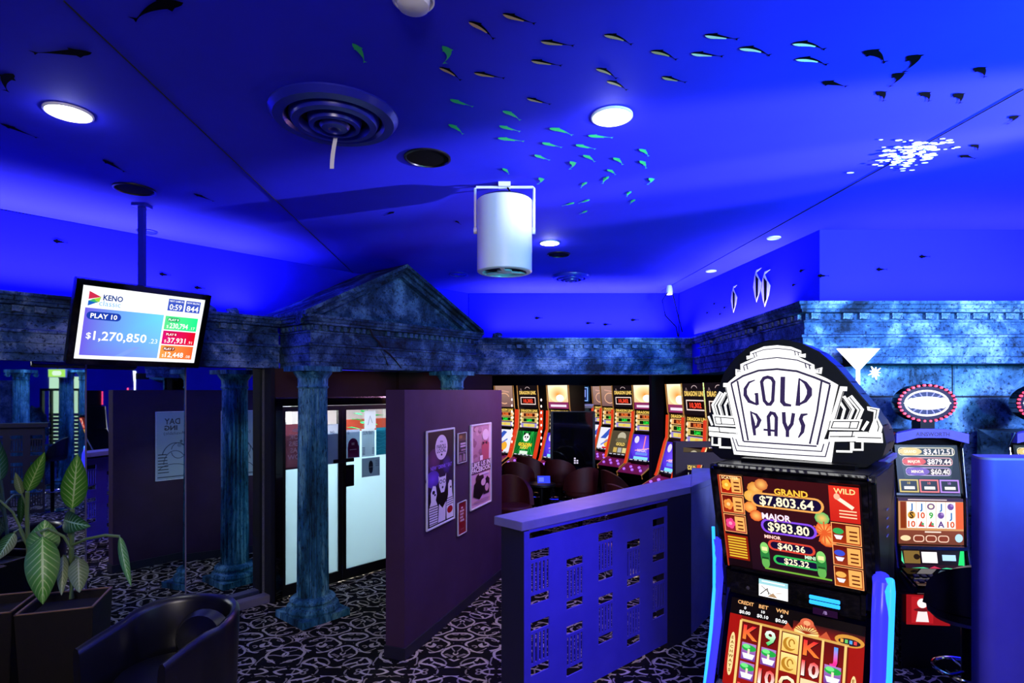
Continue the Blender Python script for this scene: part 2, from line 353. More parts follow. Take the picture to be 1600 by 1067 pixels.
# wall of large stone blocks under the right entablature
bw = struct(MB().box(2.75, 4.86, 0, 9.2, 4.97, 2.27), 'wall_stone_right', 'line')
for (x0, x1, z0, z1) in ((2.75, 3.70, 2.005, 2.26), (3.715, 5.2, 2.005, 2.26), (5.215, 7, 2.005, 2.26), (7.015, 9.2, 2.005, 2.26),
                         (2.75, 3.36, 1.0, 1.99), (3.375, 4.75, 1.0, 1.99), (4.765, 6.6, 1.0, 1.99), (6.615, 9.2, 1.0, 1.99),
                         (2.75, 4.1, 0, .985), (4.115, 6, 0, .985), (6.015, 9.2, 0, .985)):
    struct(MB().box(x0, 4.86 - random.uniform(.012, .03), z0, x1, 4.9, z1), 'stone_block', 'block', bw, bevel=.006)

# ------------------------------------------------------------------ entablatures
PROF = [(.0, 2.267), (.02, 2.267), (.02, 2.318), (.03, 2.325), (.03, 2.395), (.04, 2.402), (.04, 2.468), (.055, 2.474), (.055, 2.492), (.018, 2.502),
        (.018, 2.592), (.03, 2.6), (.03, 2.612), (-.0, 2.618), (-.0, 2.668), (.05, 2.674), (.055, 2.694), (.07, 2.7), (.075, 2.725), (.09, 2.735), (.09, 2.757)]
def sweep(name, path, m, back=.45, prof=PROF, z_off=0):
    mb = MB(); P = [Vector(p).to_2d() if len(p) > 2 else Vector(p) for p in path]; rings = []
    pr = prof + [(-back, prof[-1][1]), (-back, prof[0][1])]
    for i, p in enumerate(P):
        ns = []
        for a, b in ((i - 1, i), (i, i + 1)):
            if a < 0 or b >= len(P): continue
            t = (P[b] - P[a]).normalized(); ns.append(Vector((t.y, -t.x)))
        nn = sum(ns, Vector((0, 0))); nn = nn / nn.dot(ns[0])
        rings.append([mb.bm.verts.new((p.x + nn.x * d, p.y + nn.y * d, z + z_off)) for d, z in pr])
    k = len(pr)
    for i in range(len(rings) - 1):
        for j in range(k): mb.bm.faces.new([rings[i][j], rings[i][(j + 1) % k], rings[i + 1][(j + 1) % k], rings[i + 1][j]])
    for r in (rings[0], rings[-1]):
        for t in tessellate_polygon([[v.co for v in r]]):
            try: mb.bm.faces.new([r[q] for q in t])
            except ValueError: pass
    return struct(mb, name, m, smooth=25)
def dentil_row(parent, a, b, pitch, wd, m, skip=.06):
    a = Vector(a).to_2d(); b = Vector(b).to_2d(); t = (b - a); L = t.length; t.normalize(); nn = Vector((t.y, -t.x)); rz = math.atan2(t.y, t.x)
    me = None
    for i in range(int(L / pitch)):
        if random.random() < skip: continue
        p = a + t * (pitch * (i + .5))
        if me is None:
            o = MB().box(-wd / 2, -.034, 2.622, wd / 2, .005, 2.668).build('dentil', m, parent, smooth=0); me = o.data
        else: o = link('dentil', me, parent)
        o.location = (p.x, p.y, 0); o.rotation_euler = (0, 0, rz); o.scale = (random.uniform(.85, 1.15), random.uniform(.8, 1.1), 1)
E1 = sweep('trim_1', [sd(-4.6, .17), sd(-2.66, .17)], 'stone', .5)
dentil_row(E1, sd(-4.6, .17), sd(-2.66, .17), .13, .065, 'stone', .25)
E2 = sweep('trim_2', [sd(-2.58, .15), sd(-1.0, .15)], 'stone', .45)
dentil_row(E2, sd(-2.58, .15), sd(-1.1, .15), .10, .05, 'stone', .2)
PD0, PD1, PDF = -.93, 1.23, .66
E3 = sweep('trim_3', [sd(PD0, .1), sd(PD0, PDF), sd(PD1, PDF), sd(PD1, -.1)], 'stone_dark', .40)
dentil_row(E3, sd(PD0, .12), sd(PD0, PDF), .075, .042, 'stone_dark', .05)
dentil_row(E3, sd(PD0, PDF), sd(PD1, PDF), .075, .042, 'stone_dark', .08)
FX = [(-.75, 7.79), (2.48, 7.79), (2.36, 4.63), (9.2, 4.63)]
E4 = sweep('trim_4', FX, 'stone', .43)
dentil_row(E4, FX[0], FX[1], .13, .065, 'stone', .12); dentil_row(E4, FX[1], FX[2], .13, .07, 'stone', .12); dentil_row(E4, FX[2], FX[3], .13, .075, 'stone', .12)
# underside closing strips behind the beams
struct(MB().prism([sd(PD0, .1).xy, sd(PD0, .6).xy, sd(PD1, .6).xy, sd(PD1, .1).xy], 2.275, 2.30, 'z'), 'ceiling_porch', 'maroon')
# cracks running down the front of the pediment beam
def crack(parent, pts, d, m='line', r=.012):
    P = [sd(s, d + .006, z) for s, z in pts]; mb = MB(); mb.tube(P, [r * random.uniform(.5, 1.2) for _ in P], 4); return mb.build('crack', m, parent)
crack(E3, [(-.33, 2.735), (-.31, 2.68), (-.27, 2.6), (-.2, 2.55), (-.13, 2.47), (-.05, 2.42), (.02, 2.36), (.09, 2.29)], PDF + .035)
crack(E3, [(-.2, 2.55), (-.17, 2.46), (-.12, 2.4), (-.08, 2.31)], PDF + .032, r=.008)
crack(E3, [(-.5, 2.74), (-.53, 2.68), (-.56, 2.62)], PDF + .04, r=.006)

# pediment: gable block, raking cornices, roof slopes
pc = (PD0 + PD1) / 2; AP = 3.405
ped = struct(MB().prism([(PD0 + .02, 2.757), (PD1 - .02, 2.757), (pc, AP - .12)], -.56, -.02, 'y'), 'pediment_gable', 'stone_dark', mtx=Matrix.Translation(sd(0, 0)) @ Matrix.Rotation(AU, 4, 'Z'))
for sgn, e in ((-1, PD0 - .1), (1, PD1 + .1)):
    dx = e - pc; L = math.hypot(dx, AP - 2.79); a = math.atan2(AP - 2.79, abs(dx))
    mb = MB()
    for (z0, z1, y) in ((-.12, -.07, -.64), (-.07, -.035, -.68), (-.035, 0, -.73)):
        pts = [(0, z0), (0, z1), (-sgn * 0 + dx, z1 + 2.79 - AP), (dx, z0 + 2.79 - AP)]
        mb.prism([(pc + p[0], AP + p[1]) for p in pts], y, -.55 if y > -.7 else .18, 'y')
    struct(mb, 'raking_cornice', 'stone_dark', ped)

# rubble stones lying on the ledges
def rock(loc, r, label, m='stone'):
    bm = bmesh.new(); bmesh.ops.create_icosphere(bm, subdivisions=2, radius=r); rd = random.Random(int(r * 1e4 + loc[0] * 100))
    for v in bm.verts: v.co *= rd.uniform(.72, 1.15); v.co.z = max(v.co.z * .7, -r * .45)
    mb = MB(); mb.bm.free(); mb.bm = bm; o = mb.build('rubble_stone', m, None, (loc[0], loc[1], loc[2] + r * .45), smooth=0); return tag(o, label, 'stone')
rock(sd(-1.62, .05, 2.757), .075, 'pale jagged stone on the ledge left of the pediment eave'); rock(sd(-1.42, .12, 2.757), .06, 'small pale stone on the ledge touching the pediment roof')
rock(sd(1.42, .2, 2.757), .09, 'dark rubble stone at the right eave of the pediment', 'stone_dark'); rock(sd(1.62, .1, 2.757), .075, 'second dark rubble stone right of the pediment eave', 'stone_dark')
rock((-.2, 7.73, 2.757), .07, 'third dark rubble stone on the far ledge beside the pediment', 'stone_dark'); rock(sd(-2.62, .16, 2.72), .05, 'pale stone chip in the gap of the left beam beside the screen')

# ------------------------------------------------------------------ fluted columns
def column(name, label, loc, h=2.267, r=.14, rz=AU, m='column', ionic=False, group=None):
    t = thing(name, label, 'column', loc, rz, group)
    b = MB(); b.box(-.235, -.235, 0, .235, .235, .06)
    b.lathe([(.225, .06), (.235, .085), (.225, .115), (.19, .125), (.18, .14), (.20, .155), (.20, .17), (.185, .185), (r + .012, .2)], 32); b.build('base', m, t, smooth=40)
    def flute(rr, k, n, z): return rr * (1 - .11 * (k % 4 in (1, 2)))
    MB().lathe([(r, .2), (r * .985, .6), (r * .95, 1.3), (r * .90, h - .2)], 80, rad=flute).build('shaft', m, t, smooth=20)
    c = MB()
    if ionic:
        c.lathe([(r * .92, h - .2), (r * .98, h - .17), (r * .92, h - .16), (r * 1.0, h - .1), (r * 1.15, h - .07)], 32); c.box(-r * 1.3, -r * 1.3, h - .06, r * 1.3, r * 1.3, h)
        for sx in (-1, 1):
            for sy in (-1, 1):
                for k in range(8):
                    a = k * 1.0; q = .045 * (1 - k / 12)
                    c.box(sx * r * 1.0 - .02 + q * math.cos(a) - .012, sy * r * 1.15 - .012, h - .1 + q * math.sin(a) - .012, sx * r * 1.0 - .02 + q * math.cos(a) + .012, sy * r * 1.15 + .012, h - .1 + q * math.sin(a) + .012)
    else:
        c.lathe([(r * .92, h - .2), (r * 1.0, h - .185), (r * .93, h - .175), (r * .95, h - .11), (r * 1.2, h - .06), (r * 1.24, h - .045)], 32); c.box(-r * 1.32, -r * 1.32, h - .045, r * 1.32, r * 1.32, h)
    c.build('capital', m, t, smooth=30)
    return t
column('column', 'weathered blue fluted column standing on the carpet before the glass doors', (-1.815, 5.25, 0))
column('column', 'blue fluted column mostly hidden behind the plum poster partition', (-.69, 6.63, 0), h=2.267)

# ------------------------------------------------------------------ mirror wall on the left, kerb, glazed doors
def rot2(v, a): a = R(a); return Vector((v.x * math.cos(a) - v.y * math.sin(a), v.x * math.sin(a) + v.y * math.cos(a)))
MA1, MA2, MD = 1.5, 11.0, .05
D0 = (sd(-1.05, MD)).xy; m1 = rot2(N, MA1); m2 = rot2(N, MA2)
def hit(px_, c, m): k = Vector(((px_ - 800) / F, 1)); return k * (c.dot(m) / k.dot(m))
SE = hit(290, D0, m1); ME = hit(134, SE, m2); m3 = rot2(N, 3.0); LE = ME - Vector((-m3.y, m3.x)) * 1.3
def reflect2(p, v=False):
    p = Vector(p); q = p.xy if v else p.xy - SE; q = q - 2 * q.dot(m2) * m2; q = q if v else q + SE
    return Vector((q.x, q.y, p.z if len(p) > 2 else 0))
def reflect(p, v=False):
    p = Vector(p); q = p.xy if v else p.xy - ME; q = q - 2 * q.dot(m3) * m3; q = q if v else q + ME
    return Vector((q.x, q.y, p.z if len(p) > 2 else 0))
mir = thing('wall_mirror', 'tall panels of mirror lining the wall between planters and doors', 'mirror', (D0.x, D0.y, 0)); mir['kind'] = 'structure'; del mir['category']
for a, b in ((D0, SE), (SE, ME), (ME, LE)):
    d = b - a; nn = Vector((-d.y, d.x)).normalized()
    if nn.dot(N) < 0: nn = -nn
    g = .003 * d.normalized(); A_, B_ = a + g - D0, b - g - D0; bk = -nn * .02
    mb = MB().prism([A_, B_, B_ + bk, A_ + bk], .02, 2.262, 'z'); struct(mb, 'mirror_panel', 'mirror', mir, smooth=0)
for p, nm in ((SE, m1), (ME, m2)):
    q = p - D0 + nm * .002; struct(MB().box(q.x - .004, q.y - .004, .02, q.x + .004, q.y + .004, 2.262), 'mirror_joint', 'kerb', mir, smooth=0)
KL = [sd(-1.05, .21), sd(-1.05, .10), sd(-1.9, .10), sd(-1.9, .21)]
struct(MB().prism([p.xy for p in KL], 0, .075, 'z'), 'baseboard_left', 'kerb', bevel=.006)

MD1 = Matrix.Translation(sd(-1.05, .2)) @ Matrix.Rotation(AU, 4, 'Z')   # local x along the wall, -y out
door = link('door_1', None, mtx=MD1, kind='structure')
DW = 1.44; DT = 1.97
fr = MB(); fr.box(-.02, -.05, 0, .05, .05, DT); fr.box(DW - .0, -.05, 0, DW + .06, .05, DT); fr.box(-.02, -.05, DT - .075, DW + .06, .05, DT); struct(fr, 'door_frame', 'gloss', door)
struct(MB().box(-.02, -.055, DT, DW + .06, .05, DT + .012), 'frame_trim', 'chrome', door)
for k, x0 in enumerate((.05, .735)):
    x1 = x0 + .68; lf = MB(); st = .045
    lf.box(x0, -.02, .02, x0 + st, .02, DT - .08); lf.box(x1 - st, -.02, .02, x1, .02, DT - .08); lf.box(x0 + st, -.02, .02, x1 - st, .02, .13); lf.box(x0 + st, -.02, DT - .13, x1 - st, .02, DT - .08)
    l = struct(lf, 'door_leaf', 'black', door)
    struct(MB().box(x0 + st, -.005, .13, x1 - st, .005, 1.605), 'frosted_pane', 'frost', l)
    struct(MB().box(x0 + st, -.005, 1.605, x1 - st, .005, DT - .13), 'clear_pane', 'glass', l)
hd = MB(); hd.box(.76, -.05, 1.02, .86, -.02, 1.25); hd.box(.62, -.035, 1.28, .87, -.018, 1.32); struct(hd, 'door_lock', 'gloss', door, bevel=.004)
struct(MB().box(-.06, -.03, 0, -.02, .5, 2.27), 'wall_beside_mirror', 'navy', mtx=MD1)  # jamb added to block office light leaking past the mirror edge
struct(MB().box(-.02, .05, DT + .012, 3.0, .1, 2.27), 'wall_above_door', 'maroon', mtx=MD1)
struct(MB().box(DW + .06, .0, 0, 3.1, .08, 2.27), 'wall_beside_door', 'maroon', mtx=MD1)
# small white office behind the doors
for nm, b in (('wall_office_left', (-.06, .1, 0, -.02, 2.6, 2.5)), ('wall_office_far', (-.06, 2.55, 0, 3.2, 2.6, 2.5)), ('wall_office_right', (3.15, .1, 0, 3.2, 2.6, 2.5)), ('ceiling_office', (-.06, .1, 2.45, 3.2, 2.6, 2.5))):
    struct(MB().box(*b), nm, 'bright', mtx=MD1)
def dl(x, y, z): return MD1 @ Vector((x, y, z))
lamp('AREA', dl(.8, 1.6, 2.4), 110, (.95, 1, 1), dl(.8, 1.6, 0), 1.4)
lamp('AREA', dl(.9, .6, 2.35), 38, (.9, 1, 1), dl(.9, .4, 0), .8)
def dthing(mb, name, m, label, cat, group=None, parent=None, **k): return tag(mb.build(name, m, parent, mtx=MD1, **k), label, cat, group)
sh = thing('shelf_unit', 'white open shelving seen through the clear glass of the left door', 'shelf', mtx=MD1 @ Matrix.Translation((.38, 2.3, 0)))
q = MB(); q.box(-.22, -.15, 0, -.19, .2, 2.2); q.box(.9, -.15, 0, .93, .2, 2.2); q.build('side_panel', 'bright', sh)
for z in (1.35, 1.62, 1.9): MB().box(-.19, -.15, z, .9, .2, z + .03).build('shelf', 'bright', sh)
ORD0 = ('first', 'second', 'third')
for k in range(9):
    x = .30 + k * .08; z = (1.381, 1.651, 1.931)[k % 3]
    dthing(MB().box(x, 2.2, z, x + .07, 2.35, z + random.uniform(.1, .2)), 'folder', ('blueboxes' and ['navy', 'green', 'black'][k % 3]), ORD0[k // 3] + ' ' + ['dark blue', 'green', 'black'][k % 3] + ' folder from the left on the ' + ['lowest', 'middle', 'upper'][k % 3] + ' office shelf', 'folder', 'folders on the office shelving')
dthing(MB().box(1.05, 1.5, 0, 1.75, 1.56, 1.58), 'low_screen', 'navy', 'navy blue board seen through the right glass door', 'board')
dthing(MB().box(1.95, 1.9, 0, 2.9, 2.0, 1.62), 'partition_board', 'orange', 'coral red board behind the office plant', 'board')
dthing(MB().box(1.4, 2.2, 2.02, 2.9, 2.3, 2.12), 'roller_blind', 'maroon', 'dark rolled blind high on the office far wall', 'blind')
dthing(MB().box(.0, 1.3, 0, .25, 1.9, 1.5), 'office_counter', 'wood', 'pale wooden counter end inside the office', 'counter')

# sheets stuck to the door glass
def sheet(x, z, w_, h_, art, label, y=-.008, frame=None, par=None):
    o = art.build('poster', 'thin', None, MD1 @ Matrix.Translation((x, y - .004, z))); return tag(o, label, 'poster')
A = Art(.22, .45, '6e3a48'); 
for i, tx in enumerate(('OK', 'ERS', 'AS', 'OW')): A.text(tx, .5, .72 - i * .15, .11, 'd8c8d0', .02, flip=True)
A.rect(0, 0, 1, .04, '503040'); A.ell(.62, .86, .2, .04, 'd8c8d0'); sheet(.185, 1.49, .22, .45, A, 'maroon poster with reversed lettering on the left glass door')
A = Art(.16, .42, '9aa0b4'); A.rect(0, 0, 1, .75, '8088a0'); A.text('NG', .5, .8, .06, '404858', .02); A.frame(.02, .01, .98, .99, .01, 'c0c8d8'); sheet(.615, 1.485, .16, .42, A, 'grey poster on the left glass door next to the meeting stiles')
A = Art(.17, .31, '8890a8'); A.poly([(.1, .02), (.1, .4), (.3, .6), (.7, .6), (.95, .4), (.95, .02)], '5a2048'); A.ell(.5, .45, .38, .25, '5a2048'); A.text('BE', .5, .5, .08, 'd0b0c8', .02); A.text('*', .15, .85, .2, '304060'); A.line([(.25, .3), (.75, .3)], .02, 'd0b0c8'); sheet(.87, 1.47, .17, .31, A, 'grey and plum sheet on the right glass door beside the stile')
A = Art(.17, .31, 'a8b0bc'); A.text('SUN RAY', .5, .86, .14, '687080', .02, wmax=.8); [A.line([(.04, .08 + i * .05), (.25, .08 + i * .05)], .02, '505868') for i in range(6)]; [A.line([(.8, .1 + i * .05), (.96, .1 + i * .05)], .02, '404860') for i in range(5)]; sheet(1.065, 1.47, .17, .31, A, 'pale grey striped sheet in the middle of the right glass door')
A = Art(.17, .31, '1f6a80'); [A.line([(x / 8, .75 - j * .14 + .03 * math.sin(x * 1.1 + j)) for x in range(9)], .015, '4a98a8') for j in range(5)]; A.frame(.02, .01, .98, .99, .012, '7fc0cc'); sheet(1.255, 1.475, .17, .31, A, 'teal sheet with wave lines on the right glass door')
A = Art(.24, .21, '6c7488'); A.rrect(.38, .15, .62, .85, '2c3444', .4); A.line([(.4, .5), (.6, .5)], .03, '8890a4'); [A.line([(.75, .55 + i * .09), (.95, .55 + i * .09)], .03, '3a4256') for i in range(4)]; A.frame(.02, .02, .98, .98, .02, '98a0b4'); sheet(1.10, 1.195, .24, .21, A, 'wide grey sheet lowest on the right glass door')
A = Art(.15, .2, 'b0b4c0'); A.line([(.3, .2), (.5, .7), (.7, .3)], .04, '707888'); sheet(1.09, 1.725, .15, .19, A, 'small pale sheet above the others on the right glass door')

# ------------------------------------------------------------------ plum poster partition
PA = Vector((-.818, 4.38)); PDir = Vector((.336, .942)).normalized(); PN = Vector((PDir.y, -PDir.x)); PL = 2.1
MP = Matrix.Translation((PA.x, PA.y, 0)) @ Matrix.Rotation(math.atan2(PDir.y, PDir.x), 4, 'Z')   # x along, -y = poster side
pt = thing('poster_partition', 'freestanding plum painted partition wall carrying the framed posters', 'partition', mtx=MP)
MB().box(0, 0, 0, PL, .165, 2.055).build('panel', 'plum', pt, bevel=.003)
sk = MB(); sk.box(-.004, -.012, 0, PL, 0, .09); sk.box(-.012, -.012, 0, 0, .17, .09); sk.build('skirting', 'lavdark', pt)
sk = MB(); sk.box(-.004, .165, 0, PL, .177, .09); sk.build('skirting', 'lavdark', pt)
def framed(x0, x1, z0, z1, art, label, back=False, fr=.016, fm='white', name='framed_poster'):
    mt = MP @ Matrix.Translation(((x0 + x1) / 2, .165 if back else 0, (z0 + z1) / 2))
    if back: mt = mt @ Matrix.Rotation(math.pi, 4, 'Z')
    t = thing(name, label, 'poster', mtx=mt); w_, h_ = x1 - x0, z1 - z0
    if fr:
        f = MB(); a, b = w_ / 2, h_ / 2
        f.box(-a, -.018, -b, -a + fr, -.001, b); f.box(a - fr, -.018, -b, a, -.001, b); f.box(-a + fr, -.018, -b, a - fr, -.001, -b + fr); f.box(-a + fr, -.018, b - fr, a - fr, -.001, b)
        f.build('frame', fm, t, bevel=.004)
    MB().box(-w_ / 2 + fr * .8, -.008, -h_ / 2 + fr * .8, w_ / 2 - fr * .8, -.001, h_ / 2 - fr * .8).build('backing', 'black', t, smooth=0)
    art.build('print', 'print', t, Matrix.Translation((0, -.0085, 0))); return t
def px_x(px_): k = (px_ - 800) / F; return (k * PA.y - PA.x) / (PDir.x - k * PDir.y)   # along-partition distance under an image column
def zz(py, x): return EYE + (HZ - py) / F * (PA.y + PDir.y * x)
A = Art(.30, .80, '0c0614'); A.rect(0, .35, 1, 1, '24103c', top='140818'); A.ell(.25, .7, .22, .12, '4a2050', 14, '6a3068'); A.ell(.2, .5, .25, .09, '5030a0', 14, '7848d8'); A.ell(.72, .62, .16, .1, '2a1450', 14, '4a2890')
A.ell(.52, .82, .23, .135, 'f0dce8', 24); A.text('the', .52, .885, .022, '302028', .02); A.text('PAROLL', .52, .83, .045, '302028', .02, wmax=.36); A.text('LOCAL', .52, .785, .04, '302028', .02, wmax=.34); A.ell(.52, .74, .03, .012, '302028')
A.text('NEW * DRINK * EAT', .52, .615, .04, '9a70e8', .02, wmax=.8)
A.poly([(.3, .03), (.34, .3), (.42, .42), (.66, .42), (.76, .28), (.78, .03)], '06040c'); A.poly([(.4, .52), (.44, .5), (.66, .5), (.69, .53), (.68, .4), (.62, .33), (.5, .33), (.43, .4)], 'e8e0ec'); A.ell(.49, .45, .055, .022, '201828'); A.ell(.62, .45, .055, .022, '201828'); A.ell(.49, .45, .035, .014, 'e8e0ec'); A.ell(.62, .45, .035, .014, 'e8e0ec'); A.ell(.555, .385, .03, .014, '201828')
A.poly([(.38, .02), (.42, .22), (.55, .16), (.68, .22), (.66, .02)], 'e4dcea')
A.poly([(.08, .02), (.06, .2), (.13, .27), (.12, .36), (.2, .43), (.3, .42), (.34, .33), (.3, .27), (.38, .2), (.36, .02)], 'efe8f0'); [A.line([(.07, .035 + i * .026), (.37, .03 + i * .026)], .009, '180c24') for i in range(8)]; A.ell(.22, .36, .05, .02, '201828'); A.ell(.27, .33, .03, .012, '201828')
A.poly([(.7, .02), (.69, .2), (.76, .28), (.76, .4), (.82, .44), (.9, .43), (.92, .3), (.97, .2), (.97, .02)], 'f2eaf2'); [A.line([(.7, .17 + i * .024), (.96, .175 + i * .024)], .008, '180c24') for i in range(4)]; A.ell(.83, .115, .11, .04, 'b01828'); A.ell(.86, .36, .03, .012, '201828')
x0, x1 = px_x(664.5), px_x(708.5); zm = lambda x, p0, p1: (zz(p1, x), zz(p0, x))
z0, z1 = zm(x0, 673.5, 831)
A.w, A.h = A.w, A.h
def fit(A, w_, h_): 
    A.v = [(v[0] * w_ / A.w, v[1], v[2] * h_ / A.h) for v in A.v]; A.w, A.h = w_, h_; return A
framed(x0, x1, z0, z1, fit(A, x1 - x0 - .026, z1 - z0 - .026), 'larger dark framed poster with oval badge above three cartoon animals')
A = Art(.26, .72, 'd8a8bc'); A.rect(0, .52, 1, 1, 'b88090', top='c898a8'); rr = random.Random(3)
for i in range(26): A.ell(rr.uniform(.06, .7), rr.uniform(.56, .97), rr.uniform(.05, .12), rr.uniform(.02, .04), rr.choice(['a06878', 'c090a0', '986070', 'd8a8b8']), 9)
A.rect(.88, .5, 1, 1, 'e8d0dc'); A.rect(0, .5, .1, 1, 'e8d0dc'); A.ell(.72, .87, .17, .07, 'f0d8e0'); A.poly([(.52, .77), (.68, .8), (.9, .76), (.88, .52), (.52, .52)], 'c05868'); A.poly([(.56, .79), (.68, .77), (.56, .74)], '301020'); A.poly([(.8, .79), (.68, .77), (.8, .74)], '301020'); A.rect(.43, .56, .57, .62, 'fff0f4')
A.rect(.02, .41, .98, .555, '50283c'); A.text('LIKE US IN', .5, .52, .058, 'fff4f8', .03, wmax=.92); A.text('FACEBOOK', .5, .455, .058, 'fff4f8', .03, wmax=.94)
A.ell(.42, .34, .2, .06, '301020'); A.poly([(.1, .14), (.14, .28), (.3, .33), (.6, .3), (.62, .15), (.4, .08)], '140810'); A.poly([(.6, .12), (.62, .28), (.8, .34), (.92, .3), (.9, .12)], '281020'); A.ell(.6, .28, .12, .045, 'e8c0c8'); A.ell(.78, .2, .1, .05, 'd8a8b4'); A.rect(.38, .375, .9, .4, 'f0d8e0'); A.ell(.5, .06, .4, .02, 'b88898')
x0, x1 = px_x(733.4), px_x(766); z0, z1 = zm(x0, 664, 799)
framed(x0, x1, z0, z1, fit(A, x1 - x0 - .026, z1 - z0 - .026), 'pink framed poster reading LIKE US IN FACEBOOK above two crouching people')
A = Art(.13, .30, '382430'); A.rect(.0, .75, 1, 1, '6a4a40', top='503830'); A.ell(.35, .88, .2, .06, 'a07048'); [A.rect(.3, .52 + i * .09, .95, .58 + i * .09, 'd8c0d0') for i in range(2)]; A.rect(.4, .4, .95, .45, 'b090a4'); A.line([(.05, .34), (.95, .34)], .012, 'c8a8bc'); A.poly([(.1, .04), (.2, .28), (.45, .25), (.5, .04)], '907080'); A.poly([(.6, .04), (.65, .3), (.9, .26), (.92, .04)], 'a08494')
x0, x1 = px_x(713.8), px_x(727.2); z0, z1 = zm(x0, 677, 725); framed(x0, x1, z0, z1, fit(A, x1 - x0 - .012, z1 - z0 - .012), 'small dark flyer hanging between the two framed posters', fr=.007, name='flyer')
A = Art(.13, .30, '8a1420'); A.ell(.5, .82, .12, .03, 'f0d0d4'); [A.rect(.26 + .03 * (i % 2), .69 - i * .1, .74 - .04 * (i % 3), .755 - i * .1, 'f0d0d4') for i in range(4)]; [A.rect(.36 + j * .12, .69 - i * .1, .39 + j * .12, .755 - i * .1, '8a1420') for i in range(4) for j in range(3)]; A.line([(.3, .15), (.7, .15)], .015, 'c08088')
z0, z1 = zm(x0, 786, 838); framed(x0, x1, z0, z1, fit(A, x1 - x0 - .012, z1 - z0 - .012), 'small red flyer below the gap between the framed posters', fr=.007, name='flyer')
# poster on the hidden side, seen in the mirror
A = Art(.44, .92, 'a8b4c4'); A.text('DAY', .80, .87, .09, '1a2030', .02, 'r', wmax=.42); A.text('ING', .80, .77, .07, '1a2030', .04, 'r', wmax=.42); A.text('(Available)', .52, .69, .05, '303848', .0, wmax=.7)
A.line(arc(.5, .28, .38, .26, 20, 160, 12), .012, '404a5c'); A.line(arc(.52, .22, .3, .2, 0, 170, 12), .01, '404a5c'); A.line(arc(.42, .42, .2, .12, 10, 350, 14), .01, '404a5c'); A.ell(.4, .5, .06, .03, '8490a4'); A.line(arc(.55, .12, .4, .1, 10, 170), .01, '404a5c'); A.ell(.35, .56, .04, .02, '505a6c')
[A.line([(.68 + i * .01, .1 + i * .045), (.97, .1 + i * .045)], .014, '202838') for i in range(7)]; A.line([(.02, .03), (.98, .03)], .015, '303848')
framed(.42, .86, .98, 1.80, fit(A, .41, .79), 'pale grey framed poster on the partition side that only the mirror shows', True, .012)

# ------------------------------------------------------------------ low screen with cut slots in front of the gaming floor
LA = Vector((.07, 3.51)); LB = Vector((1.488, 4.80)); LD = (LB - LA).normalized(); LL = (LB - LA).length
ML = Matrix.Translation((LA.x, LA.y, 0)) @ Matrix.Rotation(math.atan2(LD.y, LD.x), 4, 'Z')
def slotted(mb, L, z0, z1, holes, y0, y1):
    xs = sorted({0, L, *[h[0] for h in holes], *[h[2] for h in holes]}); zs = sorted({z0, z1, *[h[1] for h in holes], *[h[3] for h in holes]})
    # merge columns of cells outside holes row by row
    for i in range(len(xs) - 1):
        xm = (xs[i] + xs[i + 1]) / 2; run = None
        col = [h for h in holes if h[0] < xm < h[2]]
        cuts = sorted((h[1], h[3]) for h in col); z = z0
        for a, b in cuts + [(z1, z1)]:
            if a > z: mb.box(xs[i], y0, z, xs[i + 1], y1, a)
            z = b
    return mb
def slot_holes(cols, pitch, x0, top0, top1, zmin):
    H = []
    for c in range(cols):
        zt = top0 if c % 2 == 0 else top1; x = x0 + c * pitch
        while zt - .33 > zmin:
            H.append((x, zt - .055, x + .165, zt)); H.append((x, zt - .33, x + .165, zt - .275))
            for k in range(5): H.append((x + .006 + k * .034, zt - .255, x + .006 + k * .034 + .017, zt - .075))
            zt -= .44
    return H
ls = thing('low_screen', 'slotted violet low screen with a lavender ledge in front of the gaming floor', 'screen', mtx=ML)
slotted(MB(), 1.58, .05, 1.135, slot_holes(5, .327, .062, 1.055, .942, .05), 0, .009).build('slotted_panel', 'violet', ls, smooth=0)
b = MB(); b.box(-.004, -.006, 0, .045, .20, 1.19); b.build('end_post', 'lavdark', ls)
MB().box(-.002, -.009, 0, .042, -.006, 1.19).build('stile', 'violet', ls)
b = MB(); b.box(1.57, -.006, 0, LL, .10, 1.19); b.build('corner_post', 'lavdark', ls)
MB().box(.045, -.004, 1.175, 1.6, .03, 1.195).build('top_rail', 'violet', ls)
iv = ML.inverted()
def top_slab(pts): return [(lambda v: (v.x, v.y))(iv @ Vector((p[0], p[1], 0))) for p in pts]
MB().prism(top_slab([(.06, 3.49), (1.488, 4.79), (1.72, 5.52), (-.115, 3.67)]), 1.195, 1.25, 'z').build('ledge', 'lav', ls, bevel=.003)
MB().prism(top_slab([(1.49, 4.79), (1.80, 5.22), (2.0, 5.62), (2.08, 5.92), (1.86, 5.96), (1.722, 5.525)]), 1.195, 1.25, 'z').build('ledge', 'lav', ls, bevel=.003)
for a, c in (((1.50, 4.83), (1.80, 5.25)), ((1.80, 5.25), (1.99, 5.64)), ((1.99, 5.64), (2.07, 5.9))):
    a = Vector((*a, 0)); c = Vector((*c, 0)); d = (c - a); n2 = Vector((-d.y, d.x, 0)).normalized() * .03
    MB().prism(top_slab([a, c, c + n2, a + n2]), 0, 1.195, 'z').build('side_panel', 'lav', ls)
